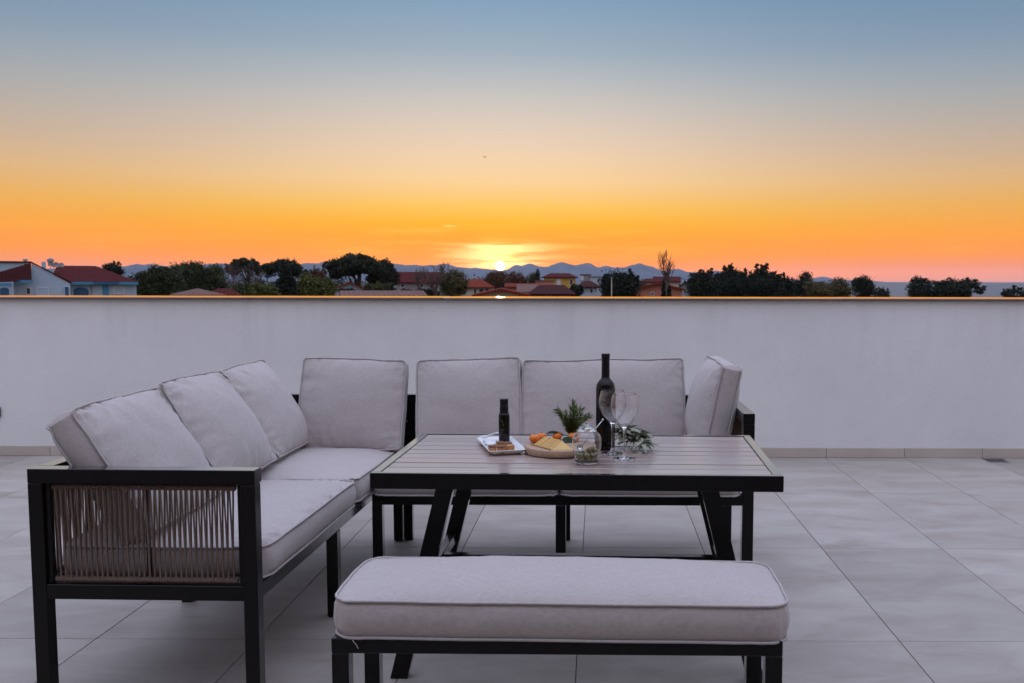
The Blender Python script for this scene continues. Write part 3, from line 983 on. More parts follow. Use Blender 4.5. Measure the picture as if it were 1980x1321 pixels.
# ================================================================== table
TX, TY, TROT = 0.012, -1.252, R(-1.45)
TWID, TDEP, TZ = 1.325, 0.782, 0.720
table = empty('table', (TX, TY, 0), (0, 0, TROT))
tag(table, 'low outdoor table with grey slatted top, dark rim and splayed legs', 'table')
hw, hd = TWID / 2, TDEP / 2
g = G()
g.box(-hw, hw, -hd, -hd + 0.022, TZ - 0.052, TZ, 0.002)
g.box(-hw, hw, hd - 0.022, hd, TZ - 0.052, TZ, 0.002)
g.box(-hw, -hw + 0.030, -hd + 0.0222, hd - 0.0222, TZ - 0.0515, TZ - 0.0003, 0.002)
g.box(hw - 0.030, hw, -hd + 0.0222, hd - 0.0222, TZ - 0.0515, TZ - 0.0003, 0.002)
g.build('rim', 'metal', table)
g = G()
for x in (-0.43, 0.0, 0.43):
    g.box(x - 0.02, x + 0.02, -hd + 0.022, hd - 0.022, TZ - 0.050, TZ - 0.036, 0.002)
g.build('crossbar', 'metal', table)
G().box(-hw + 0.032, hw - 0.032, -hd + 0.024, hd - 0.024, TZ - 0.034, TZ - 0.030).build('gap_shade_sheet', 'capsule', table)  # dark sheet added so the gaps between the slats read as shaded
n = 9
pitch = (TDEP - 0.046) / n
sm = G().box(-hw + 0.032, hw - 0.032, 0.0065, pitch - 0.0065, TZ - 0.0195, TZ - 0.0015, 0.0018).mesh('slat', 'slat')
for k in range(n):
    link('slat', sm, table, (0, -hd + 0.023 + k * pitch, random.Random(k).uniform(-0.0006, 0.0002)))


def splay(xt, xb, y, zt, w=0.058, d=0.04):
    """leg leaning from (xt, zt) at the top to (xb, 0)"""
    g = G()
    v = []
    for x, z in ((xt, zt), (xb, 0.0)):
        for sx_ in (-w / 2, w / 2):
            for sy in (-d / 2, d / 2):
                v.append((x + sx_, y + sy, z))
    g.add(v, [(0, 1, 3, 2), (4, 6, 7, 5), (0, 4, 5, 1), (2, 3, 7, 6), (0, 2, 6, 4), (1, 5, 7, 3)])
    return g


for sgn in (-1, 1):
    for y in (-0.285, 0.285):
        splay(sgn * 0.434, sgn * 0.600, y, TZ - 0.0525).build('leg', 'metal', table)
for sgn in (-1, 1):
    G().box(sgn * 0.519 - 0.016, sgn * 0.519 + 0.016, -0.264, 0.264, 0.308, 0.346, 0.002).build('side_stretcher', 'metal', table)
G().box(-0.502, 0.502, -0.018, 0.018, 0.312, 0.342, 0.002).build('long_stretcher', 'metal', table)

# ================================================================== bench
bench = empty('bench', (-0.628, -2.192, 0), (0, 0, R(-0.6)))
tag(bench, 'low charcoal metal bench frame in front of the table', 'bench')
BW, BD, BZ = 1.187, 0.365, 0.397
legs(bench, [(0, 0), (BW - T, 0), (0, BD - T), (BW - T, BD - T)], BZ - 0.0405)
g = G()
g.box(0, BW, 0, T, BZ - 0.040, BZ, BV); g.box(0, BW, BD - T, BD, BZ - 0.040, BZ, BV)
for x in (0.0005, BW - T - 0.0005):
    g.box(x, x + T, T, BD - T, BZ - 0.0395, BZ - 0.0005, BV)
for x in (0.3, 0.58, 0.86):
    g.box(x, x + 0.03, T, BD - T, BZ - 0.030, BZ - 0.003, 0.002)
g.build('seat_frame', 'metal', bench)
bc = cushion('bench_cushion', 'long grey cushion on the low bench in front of the table', 1.190, 0.375, 0.095,
             (-0.022, -2.012, 0.4470), (R(-90), R(0.35), R(-0.6)), 41, puff=0.040, back=0.0, edge=(0.6, 0.6, 0.9, 0.9), amp=0.0035, lump=0.005, NU=90, NV=40, rc=0.05, pw=(3.0, 0.8))
G().tube([(-0.548, 0.046, -0.190), (-0.543, 0.056, -0.196), (-0.534, 0.066, -0.197), (-0.530, 0.076, -0.196)], 0.0012, 5).build(
    'loose_thread', 'piping', bc)


# ================================================================== on the table
ZT = TZ - 0.0012


def smooth_profile(p, k=3):
    out = []
    n = len(p)
    for i in range(n - 1):
        a, b, c, d = p[max(0, i - 1)], p[i], p[i + 1], p[min(n - 1, i + 2)]
        for j in range(k):
            t = j / k
            q = []
            for e in (0, 1):
                q.append(0.5 * (2 * b[e] + (c[e] - a[e]) * t + (2 * a[e] - 5 * b[e] + 4 * c[e] - d[e]) * t * t + (3 * b[e] - a[e] - 3 * c[e] + d[e]) * t ** 3))
            out.append((max(0.0, q[0]), q[1]))
    out.append(p[-1])
    return out


# wine bottle
wb = empty('wine_bottle', (0.101, -1.187, ZT))
tag(wb, 'tall dark wine bottle standing behind the wine glasses', 'bottle')
G().lathe([(0.0, 0.004), (0.026, 0.003), (0.0335, 0.001), (0.0350, 0.006), (0.0352, 0.10), (0.0352, 0.222), (0.0348, 0.230), (0.0330, 0.239), (0.0295, 0.247),
           (0.0240, 0.254), (0.0185, 0.260), (0.0152, 0.2655), (0.0143, 0.270), (0.0138, 0.330), (0.0138, 0.3505), (0.0, 0.351)], 48).build('bottle_body', 'bottle', wb, smooth=60)
G().lathe([(0.0150, 0.266), (0.0152, 0.267), (0.0147, 0.300), (0.0146, 0.334), (0.0156, 0.335), (0.0157, 0.350), (0.0150, 0.3528), (0.0, 0.3530)], 40).build('capsule', 'capsule', wb, smooth=40)


def wine_glass(loc, label, s=1.0, rz=0.0):
    e = empty('wine_glass', loc, (0, 0, rz))
    tag(e, label, 'wine glass', 'two empty stemmed wine glasses')
    out = [(0.0, 0.0), (0.030, 0.0), (0.0385, 0.0006), (0.0392, 0.0016), (0.0385, 0.0026), (0.026, 0.0042), (0.012, 0.0075), (0.0062, 0.0125),
           (0.0042, 0.022), (0.0036, 0.045), (0.0035, 0.075), (0.0042, 0.098), (0.0065, 0.108), (0.0130, 0.1155), (0.0235, 0.1255), (0.0340, 0.1385),
           (0.0425, 0.1545), (0.0475, 0.1715), (0.0487, 0.1850), (0.0475, 0.2000), (0.0440, 0.2150), (0.0402, 0.2275)]
    bowl = smooth_profile(out[13:], 4)
    prof = out[:13] + bowl
    top = [(0.0400, 0.2281), (0.0397, 0.2281)]
    inner = [(max(0.0, r - 0.0009), z + (0.0006 if z < 0.14 else 0.0)) for r, z in bowl[::-1] if z > 0.1165]
    inner += [(0.0095, 0.1166), (0.0045, 0.1150), (0.0, 0.1146)]
    G().lathe([(r * s, z * s) for r, z in prof + top + inner], 72).build('bowl_and_stem', 'glass', e, smooth=120)
    return e


wine_glass((0.125, -1.274, ZT), 'wine glass directly in front of the wine bottle, partly hidden')
wine_glass((0.165, -1.370, ZT), 'nearer of the two wine glasses, clear of the bottle', 1.0, 0.3)

# olive jar with lid, spoon and olives
JX, JY = 0.036, -1.446
jar = empty('olive_jar', (JX, JY, ZT))
tag(jar, 'rounded clear glass jar half filled with green olives', 'jar')
jo = [(0.0, 0.0), (0.036, 0.0), (0.0395, 0.001), (0.0405, 0.004), (0.0425, 0.015), (0.0465, 0.035), (0.0495, 0.060), (0.0502, 0.074), (0.0492, 0.086),
      (0.0455, 0.096), (0.0390, 0.1035), (0.0335, 0.1065), (0.0325, 0.1085)]
ji = [(0.0310, 0.1085), (0.0318, 0.1058), (0.0375, 0.1020), (0.0438, 0.0945), (0.0474, 0.0852), (0.0484, 0.074), (0.0477, 0.060), (0.0447, 0.035),
      (0.0407, 0.016), (0.0380, 0.0075), (0.033, 0.0060), (0.0, 0.0060)]
G().lathe(jo + ji, 56).build('jar_body', 'glass', jar, smooth=80)
lid = G().lathe([(0.0, 0.1092), (0.0290, 0.1092), (0.0345, 0.1090), (0.0356, 0.1102), (0.0345, 0.1118), (0.0300, 0.1150), (0.0230, 0.1195), (0.0150, 0.1230),
                 (0.0070, 0.1252), (0.0045, 0.1270), (0.0045, 0.1282), (0.0068, 0.1305), (0.0082, 0.1345), (0.0070, 0.1385), (0.0035, 0.1408), (0.0, 0.1412),
                 ], 48).build('lid', 'glass', jar, smooth=80)
sp = empty('olive_spoon', (JX, JY, ZT))
tag(sp, 'thin steel spoon sticking out of the olive jar', 'spoon')
G().tube([(-0.016, 0.004, 0.058), (0.021, 0.012, 0.105), (0.053, 0.018, 0.144)], 0.0014, 8).build('handle', 'steel', sp, smooth=180)
G().lathe([(0.0, -0.004), (0.0025, -0.0033), (0.004, 0.0), (0.0025, 0.0033), (0.0, 0.004)], 14, (0.054, 0.0185, 0.1458)).build('handle_tip', 'steel', sp, smooth=180)
g = G()
g.lathe([(0.0, -0.008), (0.007, -0.0065), (0.0115, -0.002), (0.0125, 0.002), (0.0118, 0.002), (0.0105, -0.001), (0.006, -0.005), (0.0, -0.006)], 24)
g.build('spoon_bowl', 'steel', sp, smooth=60, loc=(-0.023, 0.000, 0.053), rot=(R(62), R(-10), 0))
om = []
for q in range(2):
    g = G(); g.lathe([(0.0, -0.0112), (0.0042, -0.0102), (0.0074, -0.0070), (0.0088, 0.0), (0.0076, 0.0068), (0.0045, 0.0100), (0.0020, 0.0106), (0.0016, 0.0092), (0.0, 0.0090)], 18)
    om.append(g.mesh('olive', 'olive', 60))
rnd = random.Random(8)
olv = []
for layer, (z, rr, cnt) in enumerate(((0.0162, 0.0285, 9), (0.0305, 0.0325, 10), (0.0450, 0.030, 8))):
    ring = [(rr, 2 * PI * k / cnt + layer * 0.37) for k in range(cnt)]
    if layer < 3:
        ring += [(0.0095, 0.5 + layer), (0.0095, 0.5 + layer + PI)]
    for r_, a in ring:
        if layer == 2 and rnd.random() < 0.35:
            continue
        x, y = r_ * math.cos(a), r_ * math.sin(a)
        if math.hypot(x + 0.023, y) < 0.02 and layer == 2:
            continue
        o = link('olive', om[rnd.randrange(2)], None, (JX + x, JY + y, ZT + z + rnd.uniform(-0.001, 0.001)),
                 (rnd.uniform(0, 6), rnd.uniform(0, 6), rnd.uniform(0, 6)))
        tag(o, 'green olive inside the clear glass jar', 'olive', 'green olives in the jar')

# round wooden board
BX_, BY_, BR = -0.060, -1.245, 0.133
ZB = ZT + 0.027
bd = G()
bprof = [(0.0, 0.0), (BR - 0.007, 0.0), (BR - 0.002, 0.003), (BR, 0.008), (BR, 0.020), (BR - 0.002, 0.0255), (BR - 0.006, 0.027), (0.0, 0.027)]
bd.lathe(bprof, 72)
bdo = bd.build('serving_board', 'board', None, smooth=35, loc=(BX_, BY_, ZT), rot=(0, 0, R(20)))
tag(bdo, 'round pale wooden serving board with cheese and fruit on it', 'serving board')

# fanned slices of cheese, each leaning on the next
A0 = Vector((0, 0, 0.0005)); C0 = Vector((0.080, 0.010, 0.0005)); B0 = Vector((0.040, 0.030, 0.031))
nrm = (C0 - A0).cross(B0 - A0).normalized()
g = G()
tp = [A0, C0, B0]; bt = [p - nrm * 0.0058 for p in tp]
bt = [Vector((p.x, p.y, max(p.z, 0.0003))) for p in bt]
g.add([tuple(p) for p in tp + bt], [(0, 1, 2), (5, 4, 3), (0, 3, 4, 1), (1, 4, 5, 2), (2, 5, 3, 0)])
cm = g.mesh('cheese_slice', 'cheese')
gr = G()
e0, e1 = A0 - Vector((0.0012, 0.0006, 0)), A0 + (B0 - A0) * 0.10
gr.box(-0.0032, 0.0028, -0.0022, 0.0022, 0.0005, 0.0056, 0.0006)
gr.tube([tuple(A0 + nrm * 0.0004), tuple(B0 + nrm * 0.0004)], 0.0009, 5)  # thin dark line drawn along the slice edge to set the slices apart
rm = gr.mesh('rind_and_edge_line', 'rind_and_edge_line')
ords = ['frontmost', 'second', 'third', 'fourth', 'fifth', 'sixth', 'seventh', 'eighth', 'backmost']
for k in range(9):
    o = link('cheese_slice', cm, None, (-0.094 - k * 0.0086, -1.362 + k * 0.0118, ZB + 0.0003 + 0.0008 * (k % 2)), (R(3 * (k % 3 - 1)), 0, R(3 - 2.6 * k)))
    w = 'frontmost slice of the fanned yellow cheese on the board' if k == 0 else (
        'backmost slice of the fanned yellow cheese beside the mandarins' if k == 8 else '%s slice from the front in the fan of yellow cheese' % ords[k])
    tag(o, w, 'cheese slice', 'fanned cheese slices')
    link('rind_and_edge_line', rm, o, (0.0, 0.0, 0.0))


# mandarins
def mandarin(r, seg, open_=0.0):
    g = G()
    n, m = 40, 18
    v = []
    for j in range(m + 1):
        th = PI * j / m
        for i in range(n):
            a = 2 * PI * i / n
            lobe = 1 - 0.045 * (abs(math.cos(a * seg / 2)) ** 6) * math.sin(th)
            rad = r * math.sin(th) * lobe
            zz = r * 0.82 * math.cos(th) - 0.16 * r * math.exp(-((th) / 0.35) ** 2)
            v.append((rad * math.cos(a), rad * math.sin(a), zz))
    f = []
    for j in range(m):
        for i in range(n):
            i2 = (i + 1) % n
            f.append((j * n + i, (j + 1) * n + i, (j + 1) * n + i2, j * n + i2))
    return g.add(v, f)


def leafblade(L, W, curl=0.3, n=6, fold=0.25, tip=1.0):
    v = []; f = []
    for i in range(n + 1):
        t = i / n
        w = W * (math.sin(PI * min(1, t ** 0.8)) ** 0.8) * 0.5 + 0.0003
        x = L * t * (1 - 0.12 * curl * t); z = -curl * L * t * t * 0.5
        v += [(x, -w, z + fold * w), (x, 0, z), (x, w, z + fold * w)]
        if i:
            b = 3 * i
            f += [(b - 3, b - 2, b + 1, b), (b - 2, b - 1, b + 2, b + 1)]
    return v, f


mspots = [(-0.158, -1.212, 0.0200, 'peeled orange mandarin at the left rim of the board', 9),
          (-0.135, -1.168, 0.0185, 'small orange mandarin behind the peeled one on the board', 8),
          (-0.078, -1.150, 0.0180, 'pale orange mandarin half hidden behind the cheese fan', 9),
          (-0.018, -1.165, 0.0190, 'bright orange mandarin beside the olive jar under the rosemary', 8)]
for k, (x, y, r, lb, sg) in enumerate(mspots):
    e = empty('mandarin', (x, y, ZB), (0, 0, k * 1.1))
    tag(e, lb, 'mandarin', 'mandarins on the serving board')
    mandarin(r, sg).build('fruit', 'mandarin', e, smooth=180, loc=(0, 0, r * 0.82))
    G().lathe([(0.0, 0.0), (0.002, 0.0), (0.0016, 0.003), (0.0, 0.0032)], 8).build('stalk', 'stem', e, smooth=40, loc=(0, 0, r * 1.5))
# dark leaves lying between the fruit
lspots = [(-0.118, -1.150, 0.046, 0.072, 0.040, 0.20, -0.15, 'broad dark green leaf arching above the cheese fan'),
          (-0.052, -1.190, 0.040, 0.060, 0.032, -0.9, 0.35, 'dark green leaf hanging between the cheese and the jar'),
          (-0.045, -1.160, 0.034, 0.055, 0.028, -0.3, 0.10, 'dark green leaf lying against the bright orange mandarin'),
          (-0.125, -1.130, 0.034, 0.045, 0.020, 2.2, 0.05, 'small dark leaf sticking up behind the mandarins')]
for k, (x, y, z, L, W, rz, ry, lb) in enumerate(lspots):
    v, f = leafblade(L, W, 0.5, 8, 0.35)
    g = G(); g.add(v, f)
    vb = [(p[0], p[1], p[2] - 0.0008) for p in v]
    g.add(vb, [q[::-1] for q in f])
    o = g.build('leaf', 'darkleaf', None, smooth=180, loc=(x, y, ZB + z - 0.027 + 0.004), rot=(R(20 * (k % 2)), ry, rz))
    o.name = 'mandarin_leaf'
    tag(o, lb, 'leaf', 'dark leaves on the serving board')


# rosemary
def rosemary(stems, seed, Lf=0.026):
    rnd = random.Random(seed)
    gs, gl = G(), G()
    for (dx, dy, h, bend) in stems:
        pts = []
        for i in range(9):
            t = i / 8
            pts.append(Vector((dx * t + bend[0] * t * t, dy * t + bend[1] * t * t, h * t * (1 - 0.18 * t * abs(bend[0]) / 0.03))))
        gs.tube(pts, [0.0013 * (1 - 0.6 * i / 8) for i in range(9)], 5)
        for i in range(110):
            t = 0.18 + 0.82 * i / 109
            k = min(7, int(t * 8)); p = pts[k].lerp(pts[k + 1], t * 8 - k)
            tan = (pts[k + 1] - pts[k]).normalized()
            a = rnd.uniform(0, 2 * PI)
            o1 = tan.orthogonal().normalized(); o2 = tan.cross(o1)
            d = (o1 * math.cos(a) + o2 * math.sin(a)) * 0.8 + tan * rnd.uniform(0.5, 1.1)
            d.normalize()
            L = Lf * rnd.uniform(0.65, 1.15)
            side = d.cross(tan).normalized() * 0.0016
            q = p + d * L * 0.5 + Vector((0, 0, -0.001))
            e = p + d * L + Vector((0, 0, -0.002))
            nn = d.cross(side).normalized() * 0.0005
            gl.add([p, q + side, q + nn, q - side, e], [(0, 1, 2), (0, 2, 3), (1, 4, 2), (2, 4, 3)])
    return gs, gl


rs = empty('rosemary_sprig', (-0.032, -1.125, ZB))
rs.scale = (1.12, 1.12, 1.10)
tag(rs, 'bushy green rosemary sprig standing up behind the board', 'rosemary')
rr5 = random.Random(12)
stems = [(0.015, 0.0, 0.125, (0.026, 0.0)), (-0.01, 0.012, 0.122, (-0.034, 0.01)), (0.005, -0.01, 0.116, (0.012, -0.01)), (0.02, 0.01, 0.108, (0.046, 0.01)), (0.0, 0.015, 0.126, (0.008, 0.01))]
for k in range(7):
    a = 2 * PI * k / 7 + rr5.uniform(-0.3, 0.3)
    sp_ = rr5.uniform(0.012, 0.040)
    stems.append((0.012 + 0.012 * math.cos(a), 0.012 * math.sin(a), rr5.uniform(0.070, 0.115), (sp_ * math.cos(a) + 0.006, sp_ * math.sin(a))))
stems.append((-0.012, 0.008, 0.112, (-0.030, 0.008)))
gs, gl = rosemary(stems, 5)
gs.build('stalk', 'stem', rs, smooth=180)
tag(gl.build('needles', 'rosemary', rs), kind='stuff')

# grey green leafy bunch behind the glasses
sg = empty('herb_bunch', (0.205, -1.175, ZT))
tag(sg, 'grey green leafy herb bunch lying behind the wine glasses', 'herbs')
lm = []
for q, (L, W, cu) in enumerate(((0.062, 0.017, 1.2), (0.052, 0.022, 0.9), (0.042, 0.014, 1.5), (0.056, 0.027, 0.5))):
    v, f = leafblade(L, W, cu, 7, 0.5)
    g = G(); g.add(v, f)
    lm.append(g.mesh('leaf', 'sage', 180))
rnd = random.Random(77)
sg.scale = (1.12, 1.12, 1.18)
for cx_, cy_, cz_, cnt, up0, sz in ((-0.030, 0.020, 0.034, 26, 0.9, 1.05), (0.020, 0.0, 0.030, 44, 0.7, 0.9), (0.030, -0.055, 0.022, 38, 0.25, 0.85), (0.000, 0.05, 0.028, 18, 0.7, 0.95)):
    for k in range(cnt):
        a = rnd.uniform(0, 2 * PI); up = rnd.uniform(-0.05, 1.1) * up0 + 0.12
        m_ = lm[rnd.choice((0, 1, 2, 3) if up0 > 0.3 else (0, 2, 2, 0))]
        o = link('leaf', m_, sg, (cx_ + rnd.uniform(-0.008, 0.008), cy_ + rnd.uniform(-0.01, 0.01), cz_ + rnd.uniform(-0.004, 0.012)),
                 (rnd.uniform(-0.5, 0.5), -up, a))
        s = sz * rnd.uniform(0.75, 1.1)
        o.scale = (s, s, s)
g = G()
g.tube([(-0.05, 0.06, 0.006), (-0.02, 0.02, 0.02), (0.02, 0.0, 0.024), (0.03, -0.055, 0.018)], 0.003, 6)
g.build('stem', 'stem', sg, smooth=180)


# rectangular white plate
def rrect(w, d, r, n=6):
    pts = []
    for cx_, cy_, a0 in ((w / 2 - r, d / 2 - r, 0), (-w / 2 + r, d / 2 - r, 90), (-w / 2 + r, -d / 2 + r, 180), (w / 2 - r, -d / 2 + r, 270)):
        for k in range(n + 1):
            a = R(a0 + 90 * k / n)
            pts.append((cx_ + r * math.cos(a), cy_ + r * math.sin(a)))
    return pts


def dish(w, d, r, levels):
    """levels: (inset, z) going from the foot outside, up over the rim, down inside"""
    g = G()
    rings = []
    for ins, z in levels:
        rings.append([(x, y, z) for x, y in rrect(w - 2 * ins, d - 2 * ins, max(0.002, r - ins * 0.6))])
    n = len(rings[0])
    v = [p for q in rings for p in q]
    f = [tuple(range(n))[::-1]]
    for i in range(len(rings) - 1):
        for k in range(n):
            k2 = (k + 1) % n
            f.append((i * n + k, i * n + k2, (i + 1) * n + k2, (i + 1) * n + k))
    f.append(tuple((len(rings) - 1) * n + k for k in range(n)))
    return g.add(v, f)


pl = dish(0.136, 0.302, 0.016, [(0.022, 0.0), (0.016, 0.003), (0.003, 0.015), (0.0, 0.0175), (0.001, 0.0185), (0.004, 0.0178), (0.017, 0.0075), (0.026, 0.0055)]).build(
    'plate', 'porcelain', None, smooth=50, loc=(-0.2865, -1.173, ZT), rot=(0, 0, R(16.3)))
tag(pl, 'white rectangular porcelain plate with bread cubes and a small bottle', 'plate')
ZP = ZT + 0.0058
# small oil bottle on the plate
ob = empty('oil_bottle', (-0.283, -1.075, ZP), (0, 0, 0.15))
tag(ob, 'small slim dark oil bottle standing on the white plate', 'bottle')
G().lathe([(0.0, 0.002), (0.016, 0.0015), (0.0200, 0.001), (0.0212, 0.005), (0.0212, 0.101), (0.0205, 0.106), (0.0180, 0.1105), (0.0160, 0.112), (0.0150, 0.120), (0.0, 0.121)], 40).build('bottle_body', 'bottle', ob, smooth=50)
G().lathe([(0.0163, 0.1115), (0.0166, 0.112), (0.0164, 0.142), (0.0152, 0.1435), (0.0152, 0.1455), (0.0160, 0.1465), (0.0160, 0.164), (0.0153, 0.1655), (0.0, 0.1658)], 32).build('screw_cap', 'capsule', ob, smooth=40)
# faint print on its front: a slanted mark above thin lines of lettering
rr_ = 0.0214


def onbottle(a, z):
    return (rr_ * math.sin(a), -rr_ * math.cos(a), z)


def stroke(g, pts, w):
    for (a0, z0), (a1, z1) in zip(pts[:-1], pts[1:]):
        dx, dz = (a1 - a0) * rr_, z1 - z0
        L = math.hypot(dx, dz) or 1
        px, pz = -dz / L * w, dx / L * w
        g.add([onbottle(a0 - px / rr_, z0 - pz), onbottle(a1 - px / rr_, z1 - pz), onbottle(a1 + px / rr_, z1 + pz), onbottle(a0 + px / rr_, z0 + pz)], [(0, 1, 2, 3)])


g = G()
stroke(g, [(-0.75, 0.090), (-0.55, 0.084), (-0.38, 0.078), (-0.20, 0.088)], 0.0006)
stroke(g, [(-0.38, 0.078), (-0.12, 0.070)], 0.0006)
stroke(g, [(-0.20, 0.070), (-0.20, 0.063)], 0.0005); stroke(g, [(-0.8, 0.066), (-0.1, 0.066)], 0.0005)
for zz, a, b in ((0.052, -0.8, -0.1), (0.047, -0.7, -0.05), (0.043, -0.8, -0.2), (0.038, -0.75, -0.3)):
    aa = a
    rn = random.Random(int(zz * 1e4))
    while aa < b:
        wd = rn.uniform(0.05, 0.13); stroke(g, [(aa, zz), (min(b, aa + wd), zz)], 0.00055); aa += wd + 0.04
g.build('lettering', 'gold', ob)

# bread cubes
bm = G().box(-0.0135, 0.0135, -0.0135, 0.0135, 0.0, 0.0215, 0.0025).mesh('crumb', 'bread')
cr = G().box(-0.0140, 0.0140, -0.0140, 0.0140, 0.0216, 0.0262, 0.0018).mesh('crust', 'crust')
spots = [(-0.304, -1.292, 0.10, 'bread cube nearest the left edge of the plate'), (-0.272, -1.303, -0.06, 'bread cube in front of the plate, in the middle'),
         (-0.284, -1.218, 0.25, 'bread cube behind the middle one, below the oil bottle'), (-0.256, -1.228, -0.3, 'bread cube half hidden beside the foot of the oil bottle'),
         (-0.236, -1.284, 0.35, 'bread cube nearest the wooden board')]
for k, (x, y, rz, lb) in enumerate(spots):
    e = empty('bread_cube', (x, y, ZP), (0, 0, rz))
    tag(e, lb, 'bread cube', 'bread cubes on the white plate')
    link('crumb', bm, e); link('crust', cr, e)
    if k == 4:
        e.rotation_euler = (R(-90), 0, rz); e.location.z += 0.0140; e.location.y -= 0.013
# dipping bowl and ceramic spoon
dbw = G().lathe([(0.0, 0.0), (0.014, 0.0), (0.016, 0.002), (0.0235, 0.012), (0.0262, 0.0215), (0.0262, 0.0222), (0.0252, 0.0222), (0.0225, 0.0125), (0.0150, 0.0038), (0.0, 0.0030)], 36)
dbo = dbw.build('dipping_bowl', 'glass', None, smooth=60, loc=(-0.326, -1.165, ZP))
tag(dbo, 'small clear glass dipping bowl on the white plate', 'bowl')
cs = empty('ceramic_spoon', (-0.365, -1.030, ZT + 0.010), (0, R(-4), R(25)))
tag(cs, 'white ceramic spoon resting on the far rim of the plate', 'spoon')
G().lathe([(0.0, 0.0), (0.010, 0.001), (0.0155, 0.006), (0.0172, 0.0115), (0.0165, 0.0118), (0.0142, 0.0068), (0.009, 0.0026), (0.0, 0.0018)], 28, (0, 0, 0), 1.15, 0.9).build('spoon_bowl', 'porcelain', cs, smooth=60)
G().tube([(0.016, 0, 0.0105), (0.030, 0.001, 0.0125), (0.050, 0.002, 0.0145), (0.066, 0.002, 0.0150)], [0.0028, 0.0026, 0.0032, 0.0036], 8).build('handle', 'porcelain', cs, smooth=180)


# ================================================================== land, sea, hills
GZ = -5.0
g = G()
g.add([(-5200, 3, GZ), (70, 3, GZ), (120, 60, GZ), (75, 190, GZ), (95, 330, GZ - 0.2), (40, 420, GZ - 0.2), (110, 900, GZ), (380, 1700, GZ), (330, 2600, GZ), (-200, 3600, GZ), (-5200, 4200, GZ)],
      [tuple(range(11))])
g.add([(70, 3, GZ), (-5200, 3, GZ), (-5200, -300, GZ), (300, -300, GZ), (300, 3, GZ)], [(0, 1, 2, 3, 4)])
tag(g.build('ground', 'ground'), kind='structure')
g = G()
g.add([(-6900, -900, GZ - 1.0), (6900, -900, GZ - 1.0), (6900, 6900, GZ - 1.0), (-6900, 6900, GZ - 1.0)], [(0, 1, 2, 3)])
tag(g.build('sea', 'sea'), kind='structure')


def hills(name, prof, D, depth, seed, low=-0.1):
    """ridge with slopes before and behind it; prof = (u, v) of the crest"""
    rnd = random.Random(seed)
    us = [p[0] for p in prof]; vs = [p[1] for p in prof]
    n = 150
    g = G(); rows = 9
    v = []
    for i in range(n + 1):
        u = us[0] + (us[-1] - us[0]) * i / n
        vv = float(np.interp(u, us, vs))
        c = at(u, vv, D)
        hh = max(2.0, c.z - GZ) + (1.6 * mnoise.noise(Vector((u * 0.12, seed, 0))) + 0.7 * mnoise.noise(Vector((u * 0.4, seed, 2)))) * D / 3600
        for j in range(rows):
            t = j / (rows - 1)          # 0 front foot .. 1 back foot
            d = (t - 0.55) / (0.55 if t < 0.55 else 0.45)
            prof_h = max(0.0, 1 - abs(d)) ** 0.8
            bump = 1 + 0.22 * mnoise.noise(Vector((u * 0.05, j * 0.6, seed))) * (1 if prof_h < 0.95 else 0)
            v.append((c.x, c.y + d * depth + 60 * mnoise.noise(Vector((u * 0.03, seed + 4, 0))), GZ - 1.5 + (hh + 1.5) * prof_h * bump))
    f = []
    for i in range(n):
        for j in range(rows - 1):
            a = i * rows + j
            f.append((a, a + rows, a + rows + 1, a + 1))
    g.add(v, f)
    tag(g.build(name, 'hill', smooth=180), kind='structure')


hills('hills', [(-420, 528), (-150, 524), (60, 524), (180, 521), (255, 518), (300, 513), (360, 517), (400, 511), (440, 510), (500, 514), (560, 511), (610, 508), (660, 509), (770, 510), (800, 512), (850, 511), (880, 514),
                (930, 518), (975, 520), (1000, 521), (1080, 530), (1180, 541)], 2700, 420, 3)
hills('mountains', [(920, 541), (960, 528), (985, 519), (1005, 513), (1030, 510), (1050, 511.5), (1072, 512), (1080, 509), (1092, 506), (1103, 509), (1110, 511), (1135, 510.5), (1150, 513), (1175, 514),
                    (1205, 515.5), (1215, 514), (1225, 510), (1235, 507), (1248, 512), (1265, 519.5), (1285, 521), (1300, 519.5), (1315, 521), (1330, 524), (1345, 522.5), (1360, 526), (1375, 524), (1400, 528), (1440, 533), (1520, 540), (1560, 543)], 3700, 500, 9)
hills('island', [(1545, 543.5), (1558, 541), (1575, 536.5), (1588, 534.5), (1600, 536), (1615, 540), (1640, 541.5), (1665, 540.5), (1690, 543.5)], 4600, 200, 14)


